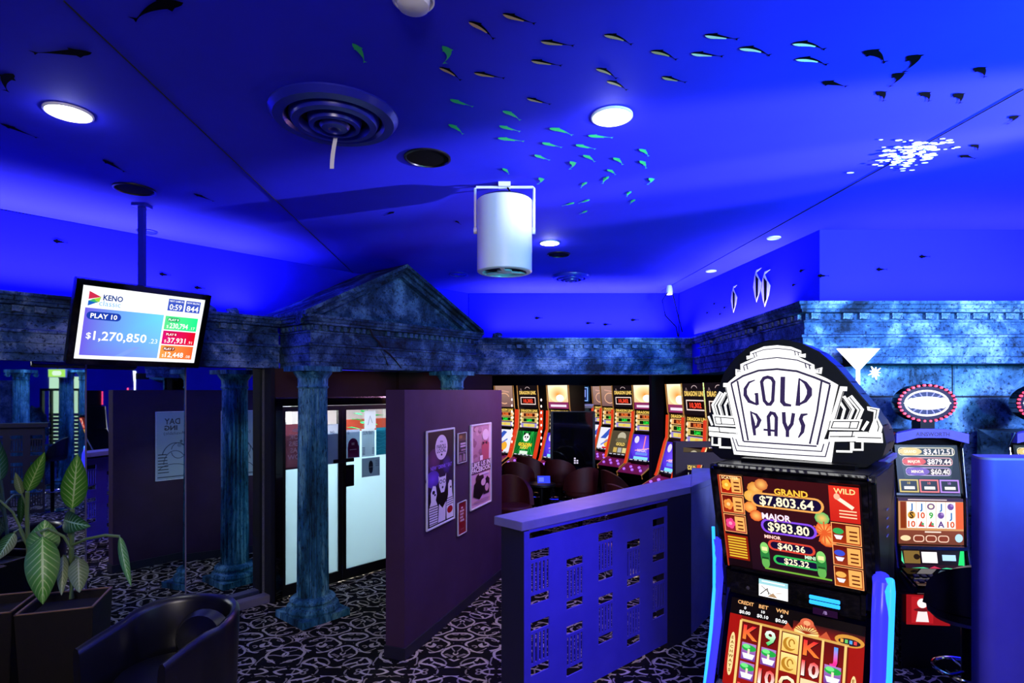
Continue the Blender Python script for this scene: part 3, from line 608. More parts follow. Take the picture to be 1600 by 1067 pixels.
# second screen of the same make further back
l2 = thing('low_screen', 'dark slotted screen end beside the gaming machines behind the curved ledge', 'screen', (1.71, 6.02, 0))
b = MB(); b.box(0, 0, 0, .08, .12, 1.51); b.build('end_post', 'maroon', l2)
MB().box(.08, 0, 1.455, .62, .12, 1.51).build('top_rail', 'maroon', l2); MB().box(.08, .02, 1.345, .62, .06, 1.40).build('middle_rail', 'maroon', l2)
slotted(MB(), .54, .05, 1.345, slot_holes(2, .27, .05, 1.27, 1.23, .05), .02, .045).build('slotted_panel', 'maroon', l2, mtx=Matrix.Translation((.08, 0, 0)), smooth=0)

# ------------------------------------------------------------------ hanging television with the draw results
hd_ = Vector((.58, .815, 0)); fm_ = Vector((.815, -.58, 0)); ta = R(20)
TP = at(224, 511, 4.3); MT = facing(TP, hd_, Vector((0, 0, math.cos(ta))) + fm_ * math.sin(ta), fm_ * math.cos(ta) - Vector((0, 0, math.sin(ta))))
tv = thing('television', 'tilted television showing keno jackpots, hung from the ceiling on a pole', 'television', mtx=MT)
W, H = .90, .61
MB().box(-W / 2, .0, -H / 2, W / 2, .05, H / 2).build('housing', 'black', tv, bevel=.006)
b = MB(); e = .042
for q in ((-W / 2, -.012, -H / 2, -W / 2 + e, .0, H / 2), (W / 2 - e, -.012, -H / 2, W / 2, .0, H / 2), (-W / 2 + e, -.012, -H / 2, W / 2 - e, .0, -H / 2 + e), (-W / 2 + e, -.012, H / 2 - e, W / 2 - e, .0, H / 2)): b.box(*q)
b.build('bezel', 'gloss', tv, bevel=.003)
A = Art(W - 2 * e, H - 2 * e, 'f6f8fc')
A.poly([(.05, .93), (.05, .82), (.14, .865)], 'c02848') ; A.poly([(.05, .80), (.05, .73), (.13, .80)], '1858b8'); A.poly([(.07, .82), (.14, .865), (.13, .79)], '98c838'); A.poly([(.05, .80), (.09, .83), (.12, .78)], '38a868')
A.text('KENO', .155, .865, .075, '183880', .03, 'l', wmax=.15); A.text('classic', .13, .785, .075, '60a8e0', .0, 'l', wmax=.17)
A.rect(.035, .05, .655, .705, '78a8f8', top='68d0f0', left='6858d8'); A.poly([(.3, .05), (.36, .05), (.5, .2), (.44, .2)], '7898f0')
A.rrect(.05, .55, .31, .66, '1838a0', .5); A.text('PLAY 10', .18, .605, .065, 'ffffff', .02, wmax=.2)
A.text('$', .085, .33, .085, 'ffffff', .01); A.text('1,270,850', .33, .335, .125, 'ffffff', .015, wmax=.42); A.text('.23', .6, .305, .07, 'f0f8ff', .0, wmax=.07)
for k, (x0, x1, t1, t2) in enumerate(((.675, .815, 'NEXT GAME IN', '0:59'), (.83, .965, 'NOW SELLING', '844'))):
    A.rect(x0, .78, x1, .955, '3850b8'); A.text(t1, (x0 + x1) / 2, .925, .026, 'ffffff', .01, wmax=x1 - x0 - .02); A.text(t2, (x0 + x1) / 2, .84, .085, 'ffffff', .015, wmax=.11)
for k, (c1, c2, t1, t2, t3) in enumerate((('58d888', '18e888', 'PLAY 9', '230,794', '.17'), ('d01070', 'd80818', 'PLAY 8', '37,931', '.91'), ('f09848', 'f06028', 'PLAY 7', '12,448', '.08'))):
    y1 = .70 - k * .222; y0 = y1 - .205; A.rect(.67, y0, .965, y1, c2, left=c1); A.rrect(.69, y1 - .085, .80, y1 - .02, {0: '20a860', 1: 'b80838', 2: '904018'}[k], .5); A.text(t1, .745, y1 - .052, .035, 'ffffff', .015, wmax=.09)
    A.text('$', .70, y0 + .05, .045, 'f4f4e8', 0); A.text(t2, .80, y0 + .065, .078, 'ffffff', .015, wmax=.165); A.text(t3, .925, y0 + .045, .045, 'f4f4e8', 0, wmax=.06)
A.build('display', 'art', tv, Matrix.Translation((0, -.003, 0)))
pp = MT @ Vector((0, .06, .1)); inv = MT.inverted()
b = MB(); b.box(pp.x - .02, pp.y - .02, pp.z - .1, pp.x + .02, pp.y + .02, CZ - .002); b.box(pp.x - .05, pp.y - .05, CZ - .02, pp.x + .05, pp.y + .05, CZ - .001)
b.build('ceiling_pole', 'duct', tv, mtx=inv)
b = MB(); b.box(-.1, .048, -.1, .1, .075, .12); b.build('bracket', 'metal', tv)

# ------------------------------------------------------------------ ceiling fittings
SPk = ceil_at(783, 285); SPk = Vector((-.05, 3.86, CZ))
sp = thing('ceiling_speaker', 'white cylindrical projector speaker hanging from the ceiling on a yoke', 'speaker', SPk)
MB().lathe([(.176, -.60), (.184, -.595), (.184, -.125), (.178, -.12)], 48, close=False).build('drum', 'white', sp)
MB().lathe([(.176, -.118), (.17, -.112), (.07, -.075), (.03, -.07)], 40).build('rear_cap', 'cap', sp)
g = MB(); g.lathe([(.176, -.60), (.150, -.602), (.148, -.592), (.17, -.585)], 40, close=False); g.build('front_ring', 'white', sp)
g = MB(); g.lathe([(.05, -.585), (.05, -.597), (.035, -.602)], 20)
for k in range(3):
    a = k * 2.094 + .4; g.box(.04, -.012, -.6, .152, .012, -.588, Matrix.Rotation(a, 4, 'Z'))
g.build('front_spokes', 'white', sp); MB().lathe([(.15, -.57), (.04, -.52), (.001, -.52)], 32, close=False).build('cone', 'lavdark', sp)
MB().tube([(-.197, 0, -.32), (-.197, 0, -.035), (-.19, 0, -.028), (.19, 0, -.028), (.197, 0, -.035), (.197, 0, -.32)], .009, 8).build('yoke', 'white', sp)
for sx in (-1, 1): g = MB(); g.lathe([(.022, 0), (.022, .02)], 14); g.build('knob', 'white', sp, mtx=Matrix.Translation((sx * .186, 0, -.32)) @ Matrix.Rotation(sx * math.pi / 2, 4, 'Y'))
MB().box(-.04, -.03, -.03, .04, .03, -.0).build('ceiling_plate', 'white', sp); MB().tube([(.02, 0, -.03), (.035, -.02, -.06), (.0, 0, -.08)], .008, 6).build('cable', 'cable', sp)

def air_diffuser(px_, py_, r, label, m='duct'):
    t = thing('air_diffuser', label, 'vent', ceil_at(px_, py_))
    for k, (a, z0, z1) in enumerate(((r, -.0, -.035), (r * .70, -.012, -.05), (r * .42, -.02, -.062))):
        MB().lathe([(a, z0), (a * 1.0, z0 - .008), (a * .93, z1), (a * .78, z1 - .004), (a * .74, z1 + .012), (a * .74, z0 + .0)], 56, close=False).build('ring', m, t)
    MB().lathe([(r * .96, -.001), (r * .9, -.003)], 40).build('throat', 'line', t, smooth=0)
    MB().lathe([(.001, -.055), (r * .1, -.075), (r * .2, -.07), (r * .24, -.055), (r * .2, -.04)], 32, close=False).build('center_cone', m, t)
    return t
ad = air_diffuser(523, 180, .315, 'large round blue air diffuser with stepped rings and a paper streamer')
rib = []; 
for i in range(8): a = i / 7; rib.append((-.01 - .025 * math.sin(a * 1.5), .14 + .01 * a, -.05 - .17 * a))
mb = MB()
for i in range(7): p, q = rib[i], rib[i + 1]; mb.quad((p[0] - .011, p[1], p[2]), (p[0] + .011, p[1], p[2]), (q[0] + .011, q[1], q[2]), (q[0] - .011, q[1], q[2]))
mb.build('streamer', 'white', ad, mtx=Matrix.Translation((-.02, -.02, 0)))
air_diffuser(892, 431, .23, 'far dark round air diffuser on the ceiling beyond the hanging speaker')
def flush(name, px_, py_, r, label, cat, m, rim='duct', group=None):
    t = thing(name, label, cat, ceil_at(px_, py_), 0, group)
    MB().lathe([(r, 0), (r, -.008), (r * .92, -.011), (r * .9, -.004)], 40, close=False).build('rim', rim, t); MB().lathe([(r * .91, -.004), (r * .5, -.006), (.001, -.006)], 36, close=False).build('grille' if cat != 'light' else 'lens', m, t); return t
flush('ceiling_grille', 668, 246, .138, 'round black speaker grille between the big air diffuser and hanging speaker', 'grille', 'cable', 'black')
flush('ceiling_grille', 210, 295, .128, 'round black speaker grille above the television pole', 'grille', 'cable', 'black'); flush('ceiling_grille', 873, 397, .118, 'small far black speaker grille right of the hanging speaker', 'grille', 'cable', 'black')
flush('ceiling_plate', 716, 428, .11, 'flat blue blank plate in the ceiling right of the pediment', 'plate', 'duct'); flush('ceiling_plate', 230, 361, .08, 'small blue blank plate beside the television pole', 'plate', 'duct')
def downlight(px_, py_, r, label, e):
    t = flush('downlight', px_, py_, r, label, 'light', 'disc', 'white'); l = lamp('SPOT', t.location + Vector((0, 0, -.03)), e, (.9, .93, 1), t.location - Vector((0, 0, 2)), .05, spot=110, blend=.8)
    g = lamp('POINT', t.location + Vector((0, 0, -.05)), e * .05, (.75, .8, 1), None, .03); return t
downlight(956, 181, .105, 'brightest round downlight among the fish to the right of the ceiling', 45); downlight(107, 175, .105, 'round downlight at the ceiling edge above the television', 30); downlight(859, 379, .095, 'small far downlight just right of the hanging speaker', 60)
flush('recessed_light', 1209, 371, .06, 'dim small recessed light nearest along the right ceiling joint', 'light', 'dim', 'white'); flush('recessed_light', 1111, 423, .06, 'dim small recessed light farther along the right ceiling joint', 'light', 'dim', 'white')
t = flush('smoke_detector', 646, -2, .075, 'white round smoke detector at the top of the ceiling', 'detector', 'white', 'white'); MB().lathe([(.06, -.006), (.055, -.03), (.03, -.04), (.001, -.04)], 28, close=False).build('dome', 'white', t)
t = thing('ceiling_sensor', 'small lit ceiling sensor with two black cables in the far right corner', 'sensor', ceil_at(1046, 446))
MB().lathe([(.03, 0), (.04, -.05), (.045, -.11), (.03, -.12)], 18).build('housing', 'white', t); MB().lathe([(.04, -.121), (.001, -.125)], 16, close=False).build('lens', 'bulb', t)
MB().tube([(0, -.02, -.05), (-.1, -.02, -.2), (-.06, -.02, -.4), (.08, -.03, -.55), (.1, -.05, -.68)], .008, 6).build('cable', 'cable', t); MB().tube([(0.02, -.02, -.05), (.06, -.02, -.2), (.12, -.02, -.45), (.16, -.04, -.62)], .007, 6).build('cable', 'cable', t)
lamp('POINT', t.location + Vector((0, -.1, -.2)), 2.0, (.6, .65, 1), None, .05)
for nm, p, q in (('trim_5', ceil_at(100, 0), ceil_at(556, 430)), ('trim_6', ceil_at(1600, 138), ceil_at(1034, 454))):
    struct(MB().tube([p + Vector((0, 0, -.004)), q + Vector((0, 0, -.004))], .003, 6), nm, 'line')

# ------------------------------------------------------------------ fish painted on the ceiling, each one flat on the paint
def fish_mesh(name, c, m, belly=False):
    n = 14; up = []; lo = []
    for i in range(n + 1):
        t = i / n; th = .13 * math.sin(math.pi / 2 * (t / .3) ** .7) if t < .3 else .118 * max(0, 1 - (t - .3) / .62) ** 1.15 + .012
        cy = c * (t - .35) ** 2 * 2 - c * .3; up.append((t * .9, cy - th)); lo.append((t * .9, cy + th))
    ym = (up[-1][1] + lo[-1][1]) / 2
    if belly:
        k = 11; pts = [(q[0], p[1] * .62 + q[1] * .38) for p, q in zip(up[:k], lo[:k])] + lo[1:k][::-1]
    else: pts = up[:4] + [(.3, up[4][1] - .06)] + up[5:] + [(1.0, ym - .09), (.965, ym), (1.0, ym + .09)] + lo[:4:-1] + [(.30, lo[4][1] + .07), (.2, lo[3][1])] + lo[2:0:-1]
    ts = tessellate_polygon([[Vector((x, y, 0)) for x, y in pts]]); me = bpy.data.meshes.new(name); me.from_pydata([(x, y, 0) for x, y in pts], [], [tuple(f) for f in ts]); me.update(); me.materials.append(M[m]); return me
CURV = (.0, .22, .38)
FM = {k: [(fish_mesh('body', c, mb_), fish_mesh('belly', c, ml, True) if ml else None) for c in CURV] for k, (mb_, ml) in dict(tan=('fdark', 'tan'), green=('green', 'green'), pale=('fdark', 'fpale'), dark=('fdark', None)).items()}
def z4(a): return [(660 + p[0] / 3.139, p[1] / 3.139, 660 + p[2] / 3.139, p[3] / 3.139, *p[4:]) for p in a]
def z5(a): return [(1080 + p[0] / 3.077, 20 + p[1] / 3.077, 1080 + p[2] / 3.077, 20 + p[3] / 3.077, *p[4:]) for p in a]
def z6(a): return [(p[0] / 2.54, p[1] / 2.54, p[2] / 2.54, p[3] / 2.54, *p[4:]) for p in a]
FISH = dict(
    tan=z4([(393, 60, 555, 112), (225, 100, 365, 180, 1), (580, 195, 745, 220), (890, 165, 1040, 205, 1), (1120, 245, 1260, 280, 1), (533, 290, 685, 318), (850, 330, 965, 375, 1), (903, 392, 1015, 432, 1), (1175, 370, 1295, 400), (82, 325, 200, 385, 1), (252, 350, 405, 380), (512, 475, 630, 508)]),
    green=z4([(95, 220, 140, 305, 2), (135, 482, 250, 520), (393, 540, 490, 582, 1), (127, 605, 210, 652, 1), (377, 612, 480, 642), (370, 672, 500, 690), (622, 625, 745, 655, 1), (812, 660, 935, 672), (587, 695, 685, 720), (752, 705, 850, 728), (550, 755, 625, 783), (787, 757, 855, 788, 1), (1062, 727, 1120, 760, 1), (935, 770, 992, 802, 1), (1065, 785, 1108, 820, 1), (722, 788, 745, 825, 2), (905, 828, 955, 852, 1), (915, 862, 875, 897, 1), (392, 822, 432, 850, 1), (570, 868, 585, 900, 2), (808, 890, 770, 918, 1), (1110, 870, 1125, 900, 2), (1025, 935, 995, 962, 1), (1045, 975, 1012, 998, 1), (820, 975, 765, 995), (745, 990, 685, 1008), (808, 1030, 770, 1048)]) + [(550, 66, 575, 96, 1)],
    pale=z5([(65, 100, 228, 122), (0, 188, 155, 205), (230, 165, 395, 190, 1), (485, 143, 660, 160, 1), (500, 218, 670, 235, 1)]),
    dark=z5([(825, 182, 960, 222, 1), (1035, 205, 1080, 265, 2), (1360, 262, 1435, 298, 1), (632, 326, 750, 350), (968, 290, 1000, 338, 2), (893, 375, 945, 415, 1), (1100, 380, 1165, 415, 1), (1265, 385, 1315, 425, 1), (1530, 495, 1558, 522, 2), (1345, 632, 1395, 652, 1), (1295, 682, 1370, 697)]))
FISH['black_fish'] = z6([(730, 8, 500, 58, 1), (365, 205, 125, 205), (55, 290, 0, 352, 1), (0, 485, 150, 545), (408, 630, 497, 680), (768, 765, 850, 797)]) + [(616, 330, 600, 336), (712, 344, 720, 350)]  # blackish is the paint colour of these fish
ORD = 'first second third fourth fifth sixth seventh eighth ninth tenth eleventh twelfth thirteenth fourteenth fifteenth sixteenth seventeenth eighteenth nineteenth twentieth'.split() + ['twenty-' + x for x in 'first second third fourth fifth sixth seventh eighth ninth'.split()]
DESC = dict(tan='tan-bellied painted fish on the ceiling', green='green painted fish on the ceiling', pale='white-bellied painted dolphin on the ceiling', dark='dark blue painted dolphin near the right ceiling joint', black_fish='blackish painted fish on the left of the ceiling')
GRP = dict(tan='tan fish of the ceiling school', green='green fish of the ceiling school', pale='white-bellied dolphins on the ceiling', dark='dark dolphins on the ceiling', black_fish='blackish fish left on the ceiling')
def place_fish(kind, h, t, var, label, group, cat='painted fish', z=None):
    h = ceil_at(*h, .004 if z is None else z); t = ceil_at(*t, .004 if z is None else z); d = t - h; L = d.length; x = d / L; y = Vector((-x.y, x.x, 0))
    if y.y < 0: y = -y
    wd = .74 * L * (1.35 if var == 2 else 1) * (1.3 if kind == 'dark' else 1)
    m = Matrix.Identity(4)
    for k in range(3): m[k][0] = x[k] * L; m[k][1] = y[k] * wd; m[k][2] = (0, 0, 1)[k]; m[k][3] = h[k]
    b, be = FM['dark' if kind == 'black_fish' else kind][var]
    o = link('painted_fish', b, None, mtx=m); tag(o, label, cat, group)
    if be: link('belly', be, o, mtx=Matrix.Translation((0, 0, -.003)))
    return o
for kind, lst in FISH.items():
    lst = sorted(lst, key=lambda p: min(p[0], p[2]))
    for i, p in enumerate(lst): place_fish(kind, p[:2], p[2:4], p[4] if len(p) > 4 else 0, f'{ORD[i]} {DESC[kind]}, counted from the left', GRP[kind])
# swarm of tiny white fish beside the right joint, too many and small to count
mb = MB(); rs = random.Random(5)
for i in range(150):
    a = rs.gauss(0, .42); b_ = rs.gauss(0, .34); px_ = 1420 + a * 62 + b_ * 10; py_ = 237 - a * 14 + b_ * 26; c = ceil_at(px_, py_, .003 + .0001 * i); L = rs.uniform(.010, .026)
    mb.bm.faces.new([mb.bm.verts.new((c.x + L * math.cos(k * .785), c.y + L * .55 * math.sin(k * .785), c.z)) for k in range(8)])
o = mb.build('fish_swarm', 'fwhite', smooth=0, kind='stuff'); tag(o, 'dense swarm of tiny white fish painted by the right ceiling joint', 'painted fish')
# fish painted on the walls
def wall_fish(px_, py_, wpt, wdir, L, label, m='fdark', idol=False, grp='small dark fish painted on the blue walls'):
    wpt = Vector(wpt); wdir = Vector(wdir).normalized(); k = (px_ - 800) / F; s = (k * wpt.y - wpt.x) / (wdir.x - k * wdir.y); p = wpt + wdir * s; nn = Vector((wdir.y, -wdir.x)); 
    if nn.dot(-p) < 0: nn = -nn
    loc = Vector((p.x, p.y, EYE + (HZ - py_) / F * p.y)) + Vector((nn.x, nn.y, 0)) * .006
    right = Vector((wdir.x, wdir.y, 0)); m4 = facing(loc, right, Vector((0, 0, 1)), Vector((nn.x, nn.y, 0)))
    if idol:
        t = thing('painted_angelfish', label, 'painted fish', mtx=m4); h = L
        MB().prism([(.0, -h * .5), (.22 * h, -.2 * h), (.3 * h, .05 * h), (.1 * h, .28 * h), (.0, .42 * h), (.3 * h, .5 * h), (.0, .5 * h), (-.12 * h, .3 * h), (-.2 * h, .0), (-.1 * h, -.3 * h)], -.003, 0, 'y').build('body', 'idol', t, smooth=0)
        MB().prism([(-.02 * h, -.42 * h), (.1 * h, -.3 * h), (.12 * h, .2 * h), (-.05 * h, .35 * h)], -.005, -.003, 'y').build('stripe', 'fdark', t, smooth=0); return t
    o = link('painted_fish', FM['dark'][0][0], None, mtx=m4 @ Matrix.Rotation(math.pi / 2, 4, 'X') @ Matrix.Diagonal((L, L, L, 1)).to_4x4()); return tag(o, label, 'painted fish', grp)
WR = ((2.39, 8.25), (.27, -3.27)); WF = ((2.66, 4.98), (1, 0)); WL = (WL0.xy + N * .0, U)
for i, (a, b_, h) in enumerate(((1147, 468, .30), (1183, 447, .34), (1196, 452, .36))): wall_fish(a, b_, *WR, h, ('smallest striped angelfish painted on the right wall', 'middle striped angelfish painted on the right wall', 'striped angelfish nearest the corner on the right wall')[i], idol=True)
for i, (a, b_) in enumerate(((1104, 489), (1124, 491), (1131, 481), (1115, 475), (1238, 446), (1250, 424))): wall_fish(a, b_, *WR, .09, f'{ORD[i]} small dark fish painted on the right side wall')
for i, (a, b_) in enumerate(((1277, 431), (1368, 421), (1435, 401))): wall_fish(a, b_, *WF, .1, f'{ORD[i]} small dark fish painted on the frontal right wall')
for i, (a, b_) in enumerate(((82, 376), (248, 428), (303, 449))): wall_fish(a, b_, *WL, .1, f'{ORD[i]} small dark fish painted on the left wall')
for i, (a, b_) in enumerate(((915, 505), (942, 507), (985, 500), (835, 497))): wall_fish(a, b_, (0, 8.23), (1, 0), .12, f'{ORD[i]} small dark fish painted on the far wall')

# ------------------------------------------------------------------ near gaming machine with the GOLD PAYS topper
def gold_sign(w=.81):
    """art of the topper face, traced in the sign's own plane"""
    h = .66; A = Art(w, h, None)
    def g(x, y): y = y - ((510 + y / 4.638) - 620) / 1524 * (x - 745); return ((x - 745) / 1557 / w + .5, -(y - 545) / 1455 / h + .5)
    P = lambda pts: [g(*p) for p in pts]
    mir = lambda pts: [(672 + (672 - p[0]) * 1.07, p[1] + (659 - p[0]) * .05) for p in pts]
    Wc, K, L = 'ffffff', '0c0c14', '2a2440'
    out = [(215, 945), (150, 900), (122, 800), (118, 640), (180, 470), (240, 330), (330, 220), (450, 130), (590, 90), (700, 85), (830, 110), (950, 170), (1060, 270), (1150, 385), (1210, 470), (1300, 590), (1350, 700), (1372, 830), (1350, 920), (1250, 1000), (1050, 1005), (900, 992)]
    poly = [((q[0] - .5) * w, (q[1] - .5) * h) for q in P(out)]
    pol = lambda pts: A.poly(P(pts), Wc)
    ln = lambda pts, wd, c=Wc: A.line(P(pts), wd / 1455 / h, c)
    for f in (lambda p: p, mir):
        for pts, wd in (([(225, 468), (160, 560), (190, 650)], 34), ([(262, 470), (208, 560), (238, 650)], 24), ([(290, 500), (255, 560), (275, 650)], 16), ([(240, 415), (270, 415), (325, 650)], 30), ([(275, 430), (335, 650)], 20)): ln(f(pts), wd)
        ln(f([(225, 472), (164, 560), (192, 640)]), 6, K); ln(f([(268, 478), (215, 560), (242, 640)]), 6, K); ln(f([(262, 430), (316, 650)]), 6, K)
        pol(f([(150, 628), (335, 640), (352, 715), (172, 708)])); A.line(P(f([(170, 645), (322, 654), (335, 700), (182, 694)])), .007, K, closed=True); ln(f([(218, 648), (228, 697)]), 7, K)
        pol(f([(118, 715), (345, 728), (356, 800), (128, 782)])); ln(f([(125, 748), (345, 762)]), 7, K); ln(f([(205, 715), (212, 755), (290, 760)]), 7, K)
        ln(f([(118, 640), (150, 705)]), 16); ln(f([(150, 790), (150, 845), (205, 848), (205, 795)]), 12); ln(f([(215, 795), (215, 862), (305, 865)]), 14)
    pol([(1258, 560), (1335, 575), (1324, 640), (1352, 705), (1344, 750), (1268, 745), (1296, 660), (1300, 598), (1262, 588)]); ln([(1275, 574), (1318, 584), (1308, 650)], 6, K); ln([(1318, 660), (1330, 705), (1322, 740)], 6, K); pol([(1180, 745), (1350, 750), (1355, 820), (1190, 815)]); ln([(1200, 782), (1345, 785)], 7, K)
    pol([(430, 232), (428, 205), (455, 203), (458, 178), (560, 137), (660, 127), (760, 137), (830, 165), (832, 190), (862, 185), (860, 215), (800, 205), (660, 190), (520, 205)])
    pol([(342, 345), (342, 300), (382, 308), (380, 265), (520, 205), (660, 187), (800, 203), (920, 265), (922, 298), (975, 282), (968, 330), (900, 320), (660, 275), (420, 320)])
    pol([(295, 770), (1055, 800), (1035, 962), (330, 912)]); pol([(268, 408), (350, 345), (450, 300), (560, 277), (660, 270), (780, 280), (900, 315), (1000, 360), (1078, 408), (1012, 720), (965, 850), (370, 820), (345, 720)])
    for pts, wd in (([(470, 190), (560, 160), (660, 150), (760, 160), (830, 182)], 6), ([(480, 185), (492, 215)], 6), ([(500, 180), (508, 208)], 6), ([(785, 170), (790, 200)], 6), ([(808, 176), (812, 200)], 6),
                    ([(405, 275), (520, 232), (660, 215), (800, 232), (900, 270)], 8), ([(405, 278), (415, 312)], 8), ([(430, 268), (438, 302)], 8), ([(858, 258), (866, 290)], 8), ([(885, 266), (892, 298)], 8), ([(362, 325), (360, 310), (385, 318)], 5), ([(930, 300), (955, 296), (950, 320)], 5),
                    ([(305, 405), (400, 350), (520, 310), (660, 298), (800, 312), (920, 355), (1028, 402)], 15), ([(308, 405), (370, 650), (405, 818)], 13), ([(358, 385), (400, 600), (442, 812)], 13), ([(1026, 405), (990, 600), (940, 838)], 13), ([(970, 378), (940, 600), (890, 832)], 13),
                    ([(405, 818), (660, 832), (938, 848)], 11), ([(345, 800), (365, 850), (660, 868), (970, 885), (985, 830)], 8), ([(318, 790), (352, 886), (660, 905), (995, 922), (1022, 815)], 8)): ln(pts, wd, L)
    T = lambda pts, wd, wds=None: A.line(P(pts), wd / 1455 / h, '2c2148', [v / 1455 / h for v in wds] if wds else None)
    # G O L D
    T([(495, 378), (450, 395), (420, 440), (420, 485), (450, 530), (515, 556)], 22, [8, 16, 24, 28, 26, 12]); T([(492, 476), (508, 478), (512, 556)], 22, [10, 22, 26])
    T([(545, 385), (560, 362), (590, 355), (620, 362), (636, 385), (628, 530), (608, 552), (585, 552), (560, 530)], 24, closed=True) if False else A.line(P([(545, 390), (562, 364), (590, 356), (620, 364), (636, 390), (628, 525), (610, 550), (588, 550), (566, 525)]), 24 / 1455 / h, '2c2148', closed=True)
    T([(702, 352), (698, 530), (715, 552), (762, 558)], 32, [32, 32, 26, 16]); T([(818, 362), (808, 560)], 24, [10, 32]); T([(818, 366), (860, 395), (888, 440), (888, 480), (860, 525), (808, 556)], 26, [8, 22, 34, 34, 24, 10])
    # P A Y S
    T([(462, 600), (482, 690), (494, 775)], 26, [10, 28, 20]); T([(462, 606), (505, 625), (530, 665), (515, 705), (480, 735)], 22, [8, 18, 28, 22, 10])
    T([(604, 778), (596, 640), (615, 612), (640, 618), (655, 645), (652, 780)], 24); T([(560, 732), (662, 742)], 16); T([(708, 605), (712, 680), (735, 735)], 26); T([(778, 612), (766, 690), (735, 735), (735, 784)], 24)
    T([(876, 618), (838, 625), (828, 655), (846, 700), (840, 745), (812, 788)], 22, [10, 22, 26, 28, 24, 8])
    return A, poly
def reel_art():
    A = Art(.60, .50, '1a0606'); A.rect(.0, 0, .1, 1, '981008'); A.rect(.9, 0, 1, 1, '981008'); A.rect(.1, 0, .9, .82, '701008'); A.rect(0, .82, 1, 1, '0a0404'); A.rect(.5, .78, 1, .9, '8a1810', top='301010')
    for i, (t, v1, v2) in enumerate((('CREDIT', '0', '$0.00'), ('BET', '10', '$0.10'), ('WIN', '0', '$0.00'))):
        x = .12 + i * .145; A.text(t, x, .965, .04, 'f0b070', .02, wmax=.13); A.text(v1, x, .91, .03, 'ffffff', .02); A.text(v2, x, .86, .035, 'ffffff', .02)
    A.poly([(.42, .78), (.46, .86), (.5, .8), (.55, .9), (.6, .93), (.65, .9), (.7, .8), (.74, .86), (.78, .78)], 'c05030'); A.ell(.6, .80, .09, .075, 'f0c068', 16, 'fff0b0'); A.ell(.6, .90, .05, .05, 'd06040'); A.ell(.6, .9, .025, .025, 'f0a070')
    [A.line([(.6, .79), (.6 + .1 * math.cos(R(a)), .79 + .09 * math.sin(R(a)))], .008, '902808') for a in range(20, 170, 15)]
    A.ell(.9, .82, .1, .06, 'd09038', 18); A.ell(.9, .81, .075, .035, '281020'); [A.rect(.84 + i * .03, .795, .86 + i * .03, .83, c) for i, c in enumerate(('e0a040', '60c060', '50a0e0', 'e04040'))]
    A.rect(.10, .76, .9, .785, 'd0a050'); x0 = .115; dx = .155; sy = .215
    SY = [['K', 'b', 'b', '10'], ['9', 'b', '10', '10'], ['m', 'm', 'Q', 'b'], ['K', '10', 'f', 'K'], ['J', 'b', '10', '9']]
    col = {'K': ('ff8030', 'e02030'), '9': ('20c050', 'f0fff0'), '10': ('ffe8e0', 'e02028'), 'Q': ('ff9828', 'fff4d0'), 'J': ('f03090', '30a0ff')}
    for i in range(5):
        xa = x0 + i * dx; A.rect(xa, 0, xa + dx - .015, .76, '98140c', top='5a0a08'); A.rect(xa + dx - .018, 0, xa + dx, .77, 'e8c070'); cx = xa + (dx - .015) / 2
        for j, t in enumerate(SY[i]):
            cy = .655 - j * .205
            if t == 'b': A.rect(xa + .012, cy - .09, xa + dx - .03, cy + .09, '6a3890', top='a878c0'); A.poly([(cx - .05, cy - .02), (cx + .05, cy - .02), (cx + .035, cy - .075), (cx - .035, cy - .075)], 'e8e8f8'); A.ell(cx, cy + .04, .058, .035, '20a040'); A.ell(cx - .02, cy + .055, .03, .022, '70e080'); A.line([(cx, cy - .02), (cx, cy + .03)], .02, 'f0d8c0')
            elif t == 'm': A.rect(xa + .008, cy - .095, xa + dx - .025, cy + .095, 'e8b858', top='f8d888'); A.ell(cx - .005, cy - .01, .05, .07, 'b07820'); A.ell(cx + .012, cy + .005, .043, .06, 'f0c468'); A.line(arc(cx + .01, cy, .02, .04, 0, 250), .012, 'a06818')
            elif t == 'f': A.rect(xa + .008, cy - .095, xa + dx - .025, cy + .095, 'f0d0a0'); A.ell(cx, cy - .03, .06, .09, '1878e0'); [A.line([(cx, cy - .09), (cx + .055 * math.cos(R(a)), cy - .03 + .085 * math.sin(R(a)))], .006, '80c8ff') for a in range(20, 170, 18)]
            else: c1, c2 = col[t]; A.text(t, cx + .004, cy - .006, .15, '200808', .04, wmax=.125); A.text(t, cx, cy, .15, c1, .03, wmax=.125, c2=c2)
    A.rect(.095, 0, .115, .77, 'e8c070'); A.rrect(.03, .15, .075, .62, 'f0d090', .3); A.rrect(.925, .1, .965, .5, 'f0d090', .3)
    [A.text(c, .052, .56 - i * .05, .032, '805010', .03) for i, c in enumerate('EACHWAYS')]; [A.text(c, .945, .45 - i * .05, .032, '805010', .03) for i, c in enumerate('EACHWA')]
    return A
